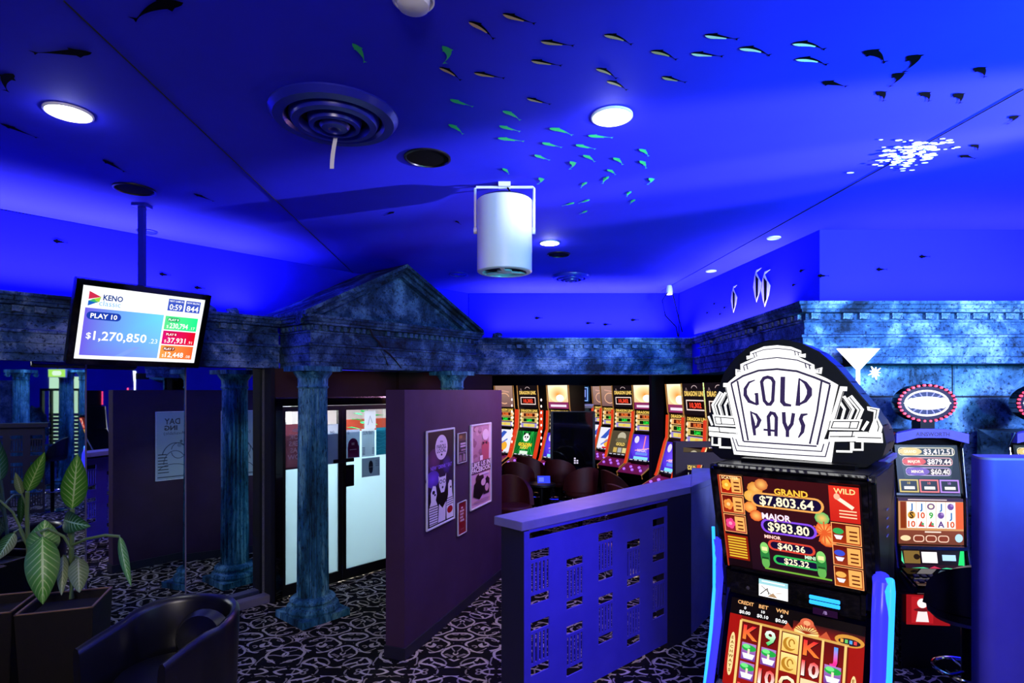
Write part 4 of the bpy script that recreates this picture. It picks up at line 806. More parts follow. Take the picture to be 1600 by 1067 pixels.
def jackpot_art():
    A = Art(.60, .46, '14060c'); A.rect(.2, .0, .8, 1, '1c0a18', top='3a0c10'); rs = random.Random(2)
    for (cx, cy, r, c) in ((.28, .88, .06, 'd08030'), (.24, .8, .05, 'e0a040'), (.33, .93, .05, 'c06030'), (.23, .68, .05, 'e07830'), (.27, .6, .05, 'd05020'), (.75, .55, .06, 'e06030'), (.77, .45, .06, 'd04818'), (.74, .66, .05, '50b060'), (.3, .75, .04, 'f0c060')): A.ell(cx, cy, r, r * 1.2, c, 10, 'f0b860')
    for i in range(12): a = R(i * 30); A.line([(.75, .52), (.75 + .08 * math.cos(a), .52 + .11 * math.sin(a))], .012, 'd85828')
    for cy, hh, x0, x1, rim, name, val, nx, nc in ((.775, .15, .24, .76, 'e8a050', 'GRAND', '$7,803.64', .54, 'f0c040'), (.51, .15, .30, .70, '8048e0', 'MAJOR', '$983.80', .42, 'f0e0ff'), (.315, .11, .34, .68, 'd04030', 'MINOR', '$40.36', .38, 'ffd0c0'), (.165, .10, .37, .71, '30b050', 'MINI', '$25.32', .64, 'c0ffd0')):
        A.rrect(x0, cy - hh / 2, x1, cy + hh / 2, rim, .5); A.rrect(x0 + .018, cy - hh / 2 + .018, x1 - .018, cy + hh / 2 - .018, '120a30', .5)
        A.text(val, (x0 + x1) / 2, cy, hh * .62, 'fff0c8', .02, wmax=(x1 - x0) * .74)
        A.text(name, nx, cy + hh / 2 + .025, hh * .42 if hh > .12 else .035, '801808', .06); A.text(name, nx, cy + hh / 2 + .028, hh * .42 if hh > .12 else .035, nc, .03)
    for x in (.31, .715):
        A.ell(x, .19, .035, .14, '287838'); A.ell(x, .27, .032, .06, '80c868'); A.ell(x, .11, .03, .06, '60a850'); A.rect(x - .02, .24, x + .02, .28, 'f0e0a0'); A.rect(x - .025, .15, x + .025, .17, '184820')
    A.line([(.3, .05), (.78, .05)], .018, '70a838'); A.rect(.0, .0, .012, 1, 'a03018')
    def card(x0, y0, x1, y1, c, k):
        A.rect(x0, y0, x1, y1, 'f0a060'); A.rect(x0 + .006, y0 + .008, x1 - .006, y1 - .008, c, top='5a0a08')
        cy = (y0 + y1) / 2
        if k in ('flower', 'sym'):
            m = .0 if k == 'flower' else 0
            A.rect((x0 + x1) / 2, y0 + .02, x1 - .012, y1 - .02, 'e8a858'); [A.rect((x0 + x1) / 2 + .02, cy - .06 + i * .04, x1 - .025, cy - .045 + i * .04, '602008') for i in range(3)]
    for i, (c, f, f2) in enumerate((('a81808', 'f0a030', 'ffd060'), ('a02810', 'e08838', 'f0c080'), ('902030', 'e04080', 'ff90b0'))):
        y1 = 1 - i * .205; card(.015, y1 - .195, .19, y1, c, 'sym'); [A.ell(.065 + .02 * math.cos(R(a)), y1 - .1 + .03 * math.sin(R(a)), .02, .03, f, 10) for a in range(0, 360, 72)]; A.ell(.065, y1 - .1, .015, .02, f2, 8)
    A.text('SCATTER', .1, .98, .03, 'ffe0a0', .02, wmax=.15)
    A.rect(.015, .1, .19, .37, '801808'); [A.line([(.03, .13 + i * .03), (.175, .13 + i * .03)], .017, 'd8b030') for i in range(8)]
    A.rect(.80, .66, .99, 1, 'c02018', top='d83020'); A.text('WILD', .9, .955, .05, 'ffd890', .02); A.line([(.84, .9), (.95, .8)], .035, 'f8e0c8'); A.ell(.85, .9, .02, .03, 'f0b090'); [A.line([(.86, .71 + i * .03), (.97, .71 + i * .03)], .012, 'ffc8a0') for i in range(3)]
    for i, (c, f) in enumerate((('a03010', '30a050'), ('903018', '3848c8'), ('a84810', 'e8a850'))):
        y1 = .65 - i * .215; card(.80, y1 - .205, .99, y1, c, 'sym'); A.ell(.845, y1 - .08, .035, .03, f); A.poly([(.815, y1 - .12), (.875, y1 - .12), (.86, y1 - .16), (.83, y1 - .16)], 'e8e0f0')
    return A
ph = -math.atan2(.637, .77)
G0 = Vector((1.31, 2.70, 0)); MG = Matrix.Translation(G0) @ Matrix.Rotation(ph, 4, 'Z')
gm = thing('gaming_machine', 'near gaming machine with dragon jackpots under the round white lettered topper', 'gaming machine', mtx=MG)
prof = [(.0, 0), (.0, .50), (-.16, .56), (-.16, .60), (-.05, .66), (.075, 1.00), (.06, 1.06), (.05, 1.18), (-.10, 1.66), (-.09, 1.69), (.50, 1.69), (.50, 0)]
MB().prism([(p[0] + .03, p[1]) for p in prof], -.325, .325).build('cabinet', 'black', gm, bevel=.004)
for sx in (-1, 1):
    s_ = MB(); s_.prism(prof, sx * .325, sx * .352); s_.build('side_panel', 'black', gm, bevel=.005)
def slab(p, q, inset=.012): # screen placed on a sloping profile run from p (bottom) to q (top)
    a = Vector((0, p[0], p[1])); b = Vector((0, q[0], q[1])); d = b - a; ang = math.atan2(d.y, d.z); return (a + b) / 2, -ang, d.length
c, an, L = slab((.055, 1.17), (-.10, 1.66)); A = jackpot_art(); fit(A, .60, L * .97)
t_ = MB(); t_.box(-.335, -.03, -L / 2 - .01, .335, .02, L / 2 + .03); t_.build('monitor_bezel', 'gloss', gm, mtx=tilt(c, an), bevel=.012)
A.build('jackpot_display', 'art', gm, tilt(c + Vector((0, -.031, -.006)), an))
c2, an2, L2 = slab((-.05, .66), (.075, 1.0)); A = reel_art(); fit(A, .585, L2 * 1.18)
t_ = MB(); t_.box(-.325, -.02, -L2 / 2 - .03, .325, .02, L2 / 2 + .05); t_.build('monitor_bezel', 'gloss', gm, mtx=tilt(c2, an2), bevel=.008)
A.build('reel_display', 'art', gm, tilt(c2 + Vector((0, -.0345, -.028)), an2))
MB().box(-.30, -.02, 1.045, .30, .07, 1.175).build('note_panel', 'gloss', gm, bevel=.02)
A = Art(.13, .082, 'fdfdfd'); A.rect(0, .7, 1, 1, '90c0c8'); A.rect(.1, .85, .9, .92, 'e0f0f0'); A.line([(.05, .1), (.3, .5), (.35, .15)], .05, '302820'); A.line([(.1, .6), (.5, .1)], .04, '483828'); A.poly([(.3, .05), (.5, .3), (.65, .05)], 'a08060'); A.line([(.6, .3), (.8, .4)], .04, 'b0a090'); A.build('service_screen', 'art2', gm, Matrix.Translation((-.075, -.0215, 1.105)))
b = MB(); b.box(.08, -.024, 1.10, .205, -.019, 1.118); b.box(.08, -.024, 1.078, .205, -.019, 1.096); b.build('note_slot_light', 'cyan', gm, bevel=.004)
A = Art(.10, .03, '200828'); A.text('/B', .5, .5, .5, 'b090d0', .0); A.build('ticket_label', 'art', gm, Matrix.Translation((.145, -.0215, 1.05)))
b = MB(); b.lathe([(.009, 0), (.009, .004)], 14); b.build('service_lock', 'chrome', gm, mtx=Matrix.Translation((-.19, -.021, 1.09)) @ Matrix.Rotation(math.pi / 2, 4, 'X'))
MB().tube([(.365, .02, 1.22), (.385, .0, 1.235), (.39, -.03, 1.2), (.388, -.045, 1.05), (.385, -.07, .85), (.378, -.13, .62), (.37, -.15, .56)], [.018, .022, .022, .021, .02, .02, .02], 12).build('light_tube', 'cyan', gm)
MB().tube([(.352, .03, 1.24), (.36, -.01, 1.22), (.36, -.05, 1.1), (.358, -.07, .85), (.352, -.13, .62)], .033, 12).build('tube_holder', 'blueled', gm)
MB().tube([(-.362, -.02, 1.36), (-.362, -.005, 1.2), (-.362, -.005, 1.05), (-.362, -.05, .85), (-.36, -.14, .60)], .0085, 8).build('light_tube', 'cyan', gm)
MB().tube([(-.345, .0, 1.3), (-.352, .02, 1.1), (-.35, .0, .9), (-.35, -.12, .6)], .026, 10).build('tube_holder', 'blueled', gm)
b = MB(); b.box(-.25, .06, 1.69, .25, .42, 1.71); b.box(-.10, .16, 1.71, .14, .34, 1.75); b.build('topper_mount', 'metal', gm)
b = MB(); [b.box(.353, .2, 1.50 - i * .04, .356, .25, 1.506 - i * .04) for i in range(4)]; b.build('vent_slots', 'lav', gm)
MB().box(-.34, .03, .0, .34, .5, .04).build('plinth', 'metal', gm)
A, poly = gold_sign(); FT = .15; zc = 1.985; tx = -.045
b = MB(); b.prism(poly, 0, .21, 'y'); tp = b.build('topper', 'black', gm, mtx=Matrix.Translation((tx, FT, zc)), bevel=.022)
b = MB(); bp_ = [(p[0] * .985, p[1] * .985) for p in poly]; b.prism(bp_, -.004, .0, 'y'); b.build('topper_face', 'black', tp, smooth=0)
A.build('topper_sign', 'art2', tp, Matrix.Translation((0, -.006, 0)))

# machine standing back to back with it
MB2 = Matrix.Translation(G0 + Vector((.50, .70, 0))) @ Matrix.Rotation(ph + math.pi, 4, 'Z')
bm_ = thing('gaming_machine', 'dark gaming machine back to back behind the near lettered machine', 'gaming machine', mtx=Matrix.Translation(G0 + Matrix.Rotation(ph, 3, 'Z') @ Vector((-.05, 1.06, 0))) @ Matrix.Rotation(ph + math.pi, 4, 'Z'))
MB().prism(prof, -.33, .33).build('cabinet', 'black', bm_, bevel=.005); MB().box(-.35, -.06, 1.66, .35, .5, 1.685).build('top_panel', 'lav', bm_)
b = MB(); b.prism([(-p[0], p[1]) for p in poly], 0, .24, 'y'); b.build('topper', 'black', bm_, mtx=Matrix.Translation((-.02, .15, zc - .07)) @ Matrix.Diagonal((.85, 1, .8, 1)), bevel=.02); b = MB(); b.box(-.1, .16, 1.685, .1, .34, 1.75); b.build('topper_mount', 'metal', bm_)

# lit cocktail glass sign fixed to the stone wall
ck = thing('cocktail_sign', 'white lit cocktail glass sign with a sparkle on the stone wall', 'sign', at(1339, 562, 4.45))
MB().prism([(-.16, .085), (.16, .085), (.0, -.085)], -.03, 0, 'y').build('glass_bowl', 'cream', ck); b = MB(); b.box(-.009, -.025, -.36, .009, 0, -.08); b.box(-.08, -.025, -.38, .08, 0, -.36); b.build('glass_stem', 'cream', ck)
b = MB()
for k in range(9): a = k * .7; L = .055 * (1 if k % 2 else .75); b.prism([(.125 + .008 * math.sin(a), -.10 - .008 * math.cos(a)), (.125 + L * math.cos(a), -.10 + L * math.sin(a)), (.125 - .008 * math.sin(a), -.10 + .008 * math.cos(a))], -.03, -.015, 'y')
b.build('sparkle', 'cream', ck); b = MB(); b.box(-.02, 0, -.05, .02, .19, .05); b.build('bracket', 'metal', ck)

# ------------------------------------------------------------------ upright machine against the stone wall
def wheel_machine(loc, rz, label):
    t = thing('gaming_machine', label, 'gaming machine', loc, rz); W = .25
    pr = [(.0, 0), (.0, .55), (-.20, .62), (-.20, .67), (.02, .74), (.05, .90), (.06, 1.26), (.12, 1.62), (.05, 1.74), (.46, 1.74), (.46, 0)]
    MB().prism([(p[0] + .02, p[1]) for p in pr], -W + .02, W - .02).build('cabinet', 'black', t, bevel=.004)
    for sx in (-1, 1): MB().prism(pr, sx * (W - .02), sx * W).build('side_panel', 'gloss', t, bevel=.004)
    for sx in (-1, 1): MB().tube([(sx * W, .045, 1.74), (sx * W, .11, 1.62), (sx * W, .05, 1.26), (sx * W, .04, .9), (sx * W, .01, .74)], .007, 6).build('edge_trim', 'chrome', t)
    MB().prism([(-W, 1.66), (-.1, 1.70), (.1, 1.70), (W, 1.66), (W, 1.73), (.1, 1.765), (-.1, 1.765), (-W, 1.73)], .03, .09, 'y').build('header', 'violet', t)
    A = Art(.26, .05, None); A.text('AINSWORTH', .5, .5, .6, '281838', .03, wmax=.9); A.build('header_lettering', 'print', t, Matrix.Translation((0, .029, 1.728)))
    c, an, L = slab((.06, 1.29), (.12, 1.64)); A = Art(.44, L, '0c1418'); A.poly([(.03, .98), (.97, .98), (.85, .3), (.12, .3)], '283838')
    for i, (c1, v, x0, x1) in enumerate((('d8c070', '$3,412.51', .05, .95), ('d04838', '$879.44', .1, .9), ('7050b0', '$60.40', .14, .86))):
        y = .86 - i * .21; A.rrect(x0, y - .085, x1, y + .085, 'e8e0c0' if i == 0 else 'f0b0b0' if i == 1 else 'c0a8e0', .4); A.rrect(x0 + .01, y - .07, x1 - .01, y + .07, '182820' if i == 0 else '281818', .4); A.ell(x0 + .19, y, .19, .085, c1); A.text(('GRAND', 'MAJOR', 'MINOR')[i], x0 + .19, y, .06, 'fff0d0', .02, wmax=.2); A.text(v, (x0 + .38 + x1) / 2, y, .11, 'fff0f0', .02, wmax=x1 - x0 - .42)
    for i, c1 in enumerate(('c8b050', 'e07070', 'b080e0')): A.frame(.03 + i * .32, .02, .31 + i * .32, .26, .03, c1); A.text('10', .17 + i * .32, .2, .05, c1, .02); A.line([(.09 + i * .32, .1), (.26 + i * .32, .1)], .06, 'f0e8e0')
    A.build('jackpot_display', 'art', t, tilt(c + Vector((0, -.004, 0)), an))
    c, an, L = slab((.05, .90), (.06, 1.26)); L -= .02; A = Art(.45, L, 'b07048'); A.rect(0, .3, 1, .93, 'c89060'); A.rect(.03, .34, .12, .92, '803010'); A.rect(.88, .34, 1, .92, 'e06038'); A.rect(0, .0, 1, .3, '6a3828', top='804030'); A.rect(0, .93, 1, 1, '403050'); A.line([(.15, .965), (.75, .965)], .02, 'e0d0d0')
    SYM = ['J', 'J', 'p', 'J', 'v', 'S', '10', '9', 'v', 'J', '10', 'd', 'd', 'A', '10']; cc = {'J': '2068b0', '10': 'd05020', '9': '30a040', 'A': '503080', 'S': '302010'}
    for i in range(5):
        A.rect(.13 + i * .15, .35, .275 + i * .15, .92, 'fbf4ee')
        for j in range(3):
            s_ = SYM[j * 5 + i]; cx, cy = .2025 + i * .15, .82 - j * .19
            if s_ == 'p': A.ell(cx, cy, .06, .07, '70507a'); A.ell(cx, cy, .035, .04, 'f0e8d0')
            elif s_ == 'v': A.ell(cx, cy, .05, .07, '6a4a98'); A.ell(cx + .02, cy + .03, .025, .03, '9878c0')
            elif s_ == 'd': A.poly([(cx - .05, cy - .06), (cx + .05, cy - .06), (cx, cy + .07)], 'c03838'); A.ell(cx + .02, cy, .02, .03, '50a070')
            else:
                if s_ == 'S': A.ell(cx, cy, .06, .085, 'c89030')
                A.text(s_, cx, cy, .13, cc[s_], .03, wmax=.12)
    A.line([(.4, .27), (.65, .27)], .03, 'f0d8c8'); [A.rrect(.22 + i * .19, .05, .39 + i * .19, .2, 'f0c8b0', .4) for i in range(3)]; [A.rrect(.235 + i * .19, .07, .375 + i * .19, .18, '803828', .4) for i in range(3)]; A.ell(.1, .13, .08, .06, 'f0d0a0'); A.ell(.92, .15, .06, .09, 'b0d8f0')
    A.build('reel_display', 'art', t, tilt(c + Vector((0, -.004, 0)), an))
    MB().box(-W + .02, .0, .88, W - .02, .06, .905).build('rail', 'chrome', t, bevel=.004)
    A = Art(.44, .12, '140c14'); A.rect(.05, .15, .3, .9, '7a6030'); A.ell(.25, .55, .05, .17, '20140c'); A.rect(.33, .2, .57, .85, 'fff4f8'); A.rect(.65, .35, .86, .7, 'b0d8ff'); A.poly([(.88, .05), (.94, .95), (1, .95), (.98, .05)], '20d870'); A.poly([(0, .3), (.04, .1), (.02, .9)], '50e0a0'); A.build('note_panel', 'art', t, tilt(Vector((0, .028, .815)), -.19))
    c, an, L = slab((-.20, .67), (.02, .74)); b = MB(); b.box(-W + .02, -.012, -L / 2, W - .02, .01, L / 2); b.build('button_deck', 'gloss', t, mtx=tilt(c, an))
    b = MB()
    for r_ in range(2):
        for k in range(8): b.box(-.2 + k * .05, -.02, -.08 + r_ * .06, -.165 + k * .05, -.008, -.045 + r_ * .06)
    b.build('buttons', 'lavdark', t, mtx=tilt(c, an), bevel=.003, kind='stuff')
    A = Art(.4, .05, '281018'); A.poly([(.3, .1), (.5, .8), (.7, .1)], 'c03050'); A.line([(.05, .3), (.3, .5), (.5, .15), (.7, .5), (.95, .3)], .2, '40d090'); A.build('deck_artwork', 'art', t, tilt(Vector((0, .0, .748)), -.6))
    A = Art(.30, .22, '8a1018'); A.rect(.12, .06, .62, .94, 'a81820'); A.ell(.37, .72, .12, .16, 'f0e0e0'); A.poly([(.22, .1), (.28, .55), (.46, .55), (.52, .1)], 'e8d8d8'); A.ell(.37, .5, .2, .06, '601018'); A.build('belly_artwork', 'art', t, Matrix.Translation((-.05, -.003, .44)))
    wh = MB(); pts = [(.21 * math.cos(k * .2618), .145 * math.sin(k * .2618)) for k in range(24)]; wh.prism(pts, .10, .18, 'y'); hd2 = wh.build('topper', 'gloss', t, mtx=Matrix.Translation((0, 0, 1.955)), bevel=.008)
    A = Art(.38, .25, None); A.ell(.5, .5, .5, .5, '201848', 32); A.ell(.5, .5, .42, .4, 'f4f0ff', 32); A.ell(.5, .5, .38, .34, '303878', 32); [A.line([(.5, .5), (.5 + .36 * math.cos(k * .3927), .5 + .33 * math.sin(k * .3927))], .03, '9098f0') for k in range(16)]; A.ell(.5, .5, .4, .2, 'ffffff', 24); A.poly([(.06, .5), (.2, .66), (.3, .62), (.5, .7), (.68, .62), (.8, .68), (.95, .5), (.8, .34), (.68, .4), (.5, .32), (.3, .38), (.2, .34)], 'ffffff'); A.build('wheel', 'art2', hd2, Matrix.Translation((0, .098, 0)))
    b = MB()
    for k in range(30):
        a = k * 2 * math.pi / 30; b.prism([(.197 * math.cos(a) + .009 * math.cos(q * 1.047), .134 * math.sin(a) + .009 * math.sin(q * 1.047)) for q in range(6)], .085, .1, 'y')
    b.build('bulbs', 'pinkled', hd2, smooth=0, kind='stuff'); b = MB(); b.box(-.05, .09, 1.755, .05, .2, 1.83); b.build('topper_mount', 'metal', t)
    return t
wheel_machine((3.10, 4.22, 0), R(-6), 'upright machine with oval red-bulbed topper against the stone wall')
wheel_machine((3.98, 4.20, 0), R(-6), 'upright machine cut by the frame, its oval topper with gold bulbs') 

# violet privacy board on the right
pb = thing('privacy_board', 'tall violet board with a rounded edge at the right of the room', 'board', mtx=Matrix.Translation((2.14, 2.6, 0)) @ Matrix.Rotation(R(-3), 4, 'Z'))
pts = arc(.05, .05, .05, .05, 180, 270, 6); MB().prism(pts + [(1.3, 0), (1.3, .16), (.05, .16)], 0, 1.735, 'z').build('panel', 'violet', pb, smooth=50); MB().prism([(p[0] - .003 * 0, p[1]) for p in pts] + [(1.3, 0), (1.3, .16), (.05, .16)], 1.735, 1.745, 'z').build('edge_cap', 'lav', pb)
MB().box(.19, -.02, 1.33, .5, 0, 1.53).build('dark_plate', 'black', pb, bevel=.01)
lamp('SPOT', (2.0, .6, 3.3), 130, (.34, .24, 1), (2.4, 2.6, 1.3), .15, spot=55, blend=.8)  # added spot, only brightens the violet board

# ------------------------------------------------------------------ stools
def bar_stool(label, loc, rz, m='leather', sh_=.74, group=None):
    t = thing('bar_stool', label, 'stool', loc, rz, group)
    MB().lathe([(.001, sh_ - .09), (.17, sh_ - .09), (.20, sh_ - .06), (.205, sh_ - .02), (.18, sh_), (.001, sh_ + .005)], 28, close=False).build('seat', m, t)
    def shell(r, z0, z1, a0, a1, th):
        b = MB(); n = 14; g = []
        for i in range(n + 1):
            a = R(a0 + (a1 - a0) * i / n); f = math.sin(math.pi * i / n) ** .5; row = []
            for rr, z in ((r, z0), (r + .02, z0 + (z1 - z0) * f), (r + .02 + th, z0 + (z1 - z0) * f), (r + th, z0)): row.append(b.bm.verts.new((rr * math.cos(a), rr * math.sin(a), z)))
            g.append(row)
        for i in range(n):
            for k in range(4): b.bm.faces.new([g[i][k], g[i][(k + 1) % 4], g[i + 1][(k + 1) % 4], g[i + 1][k]])
        b.bm.faces.new(g[0]); b.bm.faces.new(g[-1]); return b
    shell(.165, sh_ - .01, sh_ + .30, -10, 190, .045).build('backrest', m, t, smooth=60)
    MB().lathe([(.035, .03), (.03, .06), (.03, sh_ - .09)], 16).build('pedestal', 'metal', t); MB().lathe([(.21, 0), (.21, .012), (.05, .035)], 28).build('base', 'chrome', t)
    MB().torus(.17, .011, 0, 0, .34).build('foot_ring', 'chrome', t)
    b = MB(); [b.tube([(.03 * math.cos(a), .03 * math.sin(a), .34), (.17 * math.cos(a), .17 * math.sin(a), .34)], .009, 6) for a in (.5, 2.6, 4.7)]; b.build('ring_spokes', 'chrome', t)
    return t
bar_stool('dark leather bar stool with chrome foot ring before the oval-topper machine', (2.78, 3.52, 0), R(170))
CH = [((.02, 6.9), 20, 'redv', 'oxblood chair half hidden right beside the poster partition end'), ((.10, 8.6), 160, 'redv', 'dark red chair facing the panda machine at the left row'), ((.95, 8.0), 200, 'redv', 'tall-backed red chair beside the dark middle cabinet'), ((.75, 8.9), 160, 'redv', 'red chair just behind the dark middle cabinet chair'), ((1.42, 7.6), 110, 'redv', 'round-backed red chair facing the right row of machines'), ((1.30, 6.5), 120, 'redv', 'red chair with padded arms showing over the lavender ledge'), ((.32, 9.25), 150, 'redv', 'farthest dark red chair on the gaming floor')]
for (x, y), a, m, lb in CH:
    t = bar_stool(lb, (x, y, 0), R(a), m, .62); t.name = 'gaming_chair'; t['category'] = 'chair'
    t.scale = (1.1, 1.1, 1.1)

# ------------------------------------------------------------------ tall curved machines of the gaming room
def tall_art(kind):
    rs = random.Random(kind); out = []
    A = Art(.46, .40, '120c10')
    if kind == 1: A.rect(0, 0, 1, 1, 'f0a860', top='fff0d0'); A.ell(.5, .6, .45, .35, 'ffe8b0', 14, 'f0902c'); A.ell(.6, .45, .2, .15, 'fff8f0'); A.rect(0, 0, 1, .28, '802858'); A.line([(.1, .12), (.9, .12)], .1, 'e0d0e0')
    elif kind == 2: A.rect(0, 0, 1, 1, '705050', top='a08070'); A.line(arc(.5, .4, .3, .25, 20, 300), .05, 'd8a080'); A.line([(.2, .8), (.8, .7)], .06, 'c09080')
    else:
        A.line(arc(.5, .83, .12, .1, 10, 170), .02, 'c0a8a8'); A.line([(.1, .72), (.15, .86), (.2, .74)], .02, '907878'); A.text('DRAGON LINK', .5, .68, .15, 'e8c060', .04, wmax=.88); A.frame(.12, .16, .88, .46, .035, 'f0d8d0'); A.rect(.16, .19, .84, .43, '180404'); A.text('10,302', .5, .31, .16, 'f04028', .04, wmax=.55)
    out.append(A)
    A = Art(.46, .36, '1c1408'); A.text('DRAGON LINK', .5, .91, .12, 'e8c058', .04, wmax=.9)
    for i, (c, v, b_) in enumerate((('f07030', '10,302', 'f0c890'), ('20e040', '2,841', '203010'), ('e0a040', '87', 'c0a8e0'))): y = .70 - i * .26; A.rect(.05, y - .11, .95, y + .11, ('e0a868', 'c8b068', '9080c0')[i]); A.rect(.2, y - .08, .8, y + .08, ('401008', '082008', 'd0c060')[i]); A.text(v, .5, y, .12, c, .04, wmax=.5)
    [A.ell(x, .12 + j * .2, .05, .07, 'e8d8b0', 8) for x in (.06, .94) for j in range(4)]; out.append(A)
    A = Art(.48, .44, {0: '0a5a20', 1: '3a20b0', 2: 'd8d8e8', 3: '4a4030'}.get(kind % 4, '203060'), )
    if kind == 0:
        for i in range(16): A.line([(rs.random(), 0), (rs.random(), 1)], .02, rs.choice(['20a040', '18802c', '30c050']))
        A.ell(.5, .74, .16, .17, 'f8f8f8'); A.ell(.38, .89, .05, .06, '101010'); A.ell(.62, .89, .05, .06, '101010'); A.ell(.44, .76, .04, .05, '181818'); A.ell(.56, .76, .04, .05, '181818'); A.ell(.5, .68, .03, .025, '181818'); A.text('GOLDEN', .5, .45, .13, 'e8c030', .05, wmax=.8); A.text('LUCKY', .5, .32, .1, 'f0d850', .04); A.rect(.3, .05, .7, .18, 'd0e0d0')
    elif kind == 1:
        A.ell(.5, .5, .5, .5, '4828c8', 16, '7050f0'); A.ell(.2, .8, .1, .14, 'd0c8ff'); A.line([(.55, .45), (.55, .95)], .05, 'f08090'); A.text('MAGIC', .5, .4, .1, 'd0c0ff', .04, wmax=.7); A.rect(.25, .22, .75, .32, '6080e0'); A.rect(.2, .05, .8, .16, '80d0e8'); A.line([(.2, .38), (.8, .5)], .03, 'f0a0b0')
    elif kind == 2: A.poly([(.1, .5), (.5, .95), (.7, .9), (.4, .5)], '3050b0'); A.ell(.6, .3, .25, .2, 'e0a030'); A.line([(.2, .2), (.8, .6)], .06, '4868c8'); A.rect(.3, .05, .7, .12, 'c02030')
    else: A.ell(.5, .75, .2, .2, 'b0a890'); A.ell(.5, .6, .28, .12, '605840'); A.text('GOLD', .5, .45, .12, 'e0c060', .04, wmax=.7); [A.rect(.2 + i * .22, .1, .38 + i * .22, .3, ('c0a050', 'a0a0a0', 'd0c080')[i]) for i in range(3)]
    A.rect(0, 0, 1, .05, '202028'); [A.rect(.05 + i * .2, .01, .18 + i * .2, .04, 'c8c8d8') for i in range(5)]; out.append(A)
    return out
_tm = {}
def tall_machine(label, loc, rz, kind, group=None, bulbs=False):
    t = thing('gaming_machine', label, 'gaming machine', (loc[0], loc[1], 0), rz, group)
    pr = [(.0, 0), (-.02, .55), (-.34, .66), (-.36, .72), (-.12, .84), (-.09, .90), (.04, 1.32), (.07, 1.38), (.08, 1.70), (.06, 1.74), (.02, 2.14), (.42, 2.14), (.42, 0)]
    if 'cab' not in _tm:
        o = MB().prism(pr, -.26, .26).build('cabinet', 'black', t); _tm['cab'] = o.data
        s_ = MB(); fp = pr[4:9]; s_.prism(fp + [(p[0] + .05, p[1]) for p in fp[::-1]], 0, .045); s0 = s_.build('side_strip', 'redled', t, loc=(.262, -.03, 0)); _tm['strip'] = s0.data
        g = MB(); fg = pr[2:11]
        for sx in (-1, 1):
            g.tube([(sx * .255, p[0] - .012, p[1]) for p in fg], .010, 6)
        o = g.build('gold_edging', 'gold', t); _tm['edge'] = o.data
        c, an, L = slab((-.36, .72), (-.12, .84)); b = MB(); b.box(-.25, -.012, -L / 2, .25, .005, L / 2 + .02); o = b.build('button_deck', 'deck', t, mtx=tilt(c, an)); _tm['deck'] = (o.data, o.matrix_basis.copy())
        b = MB(); [b.lathe([(.022, -.0), (.02, .02), (.001, .022)], 10, cx=-.17 + k * .085, cy=(-.05, .03)[k % 2], close=False) for k in range(5)]; o = b.build('buttons', 'bluebtn', t, mtx=tilt(c, an) @ Matrix.Translation((0, -.012, 0)) @ Matrix.Rotation(math.pi / 2, 4, 'X')); _tm['btn'] = (o.data, o.matrix_basis.copy())
        b = MB(); b.box(-.16, .0, .845, .16, -.1 + .03, .895) if False else b.box(-.16, -.135, .83, .16, -.06, .893); o = b.build('note_panel', 'redv', t); _tm['note'] = o.data
    else:
        link('cabinet', _tm['cab'], t); link('side_strip', _tm['strip'], t, (.262, -.03, 0)); link('gold_edging', _tm['edge'], t); link('button_deck', _tm['deck'][0], t, mtx=_tm['deck'][1]); link('buttons', _tm['btn'][0], t, mtx=_tm['btn'][1]); link('note_panel', _tm['note'], t)
    link('side_strip', _tm['strip'], t, (-.307, -.03, 0))
    if kind not in _tm: _tm[kind] = [a.mesh('screen', 'art') for a in tall_art(kind)]
    for nm, me, (p, q) in zip(('top_screen', 'middle_screen', 'main_screen'), _tm[kind], (((.06, 1.74), (.02, 2.14)), ((.07, 1.38), (.08, 1.70)), ((-.09, .90), (.04, 1.32)))):
        c, an, L = slab(p, q); link(nm, me, t, mtx=tilt(c + Vector((0, -.012, 0)), an))
    if bulbs:
        b = MB(); [b.lathe([(.001, -.02), (.02, 0), (.001, .02)], 8, close=False, cx=-.335, cy=0) if False else b.box(-.345, -.06 + .0, .98 + k * .11, -.315, -.03, 1.03 + k * .11) for k in range(9)]; b.build('bulb_strip', 'bulb', t, bevel=.012)
    return t
gA = 'row of curved machines at the right of the gaming floor'
for i, (px_, Y, a, k, lb) in enumerate(((1006, 9.45, -52, 1, 'nearest curved machine of the right row, purple main screen'), (972, 10.35, -52, 3, 'second curved machine of the right row, brown main screen'), (951, 11.3, -55, 2, 'third curved machine of the right row, bright top screen'), (936, 12.2, -58, 2, 'farthest curved machine of the right row'))):
    tall_machine(lb, ((px_ - 800) / F * Y, Y), R(a), k, gA)
gB = 'curved machines behind the dark slotted screen'
for px_, Y, a, k, lb in ((1056, 8.0, -70, 1, 'curved machine with sunset top screen nearest the dark gap'), (1083, 7.2, -70, 3, 'curved machine showing over the dark slotted screen'), (1121, 6.45, -70, 3, 'curved machine partly behind the lettered topper')): tall_machine(lb, ((px_ - 800) / F * Y, Y), R(a), k, gB)
gC = 'curved machines beside the poster partition'
for px_, Y, a, k, lb, bl in ((823, 10.3, -45, 0, 'curved machine with a white panda on its green screen', True), (786, 10.82, -45, 2, 'curved machine half hidden by the poster partition end', False), (870, 9.80, -48, 1, 'curved machine with orange top screen beside the middle cabinet', True)): tall_machine(lb, ((px_ - 800) / F * Y, Y), R(a), k, gC, bl)
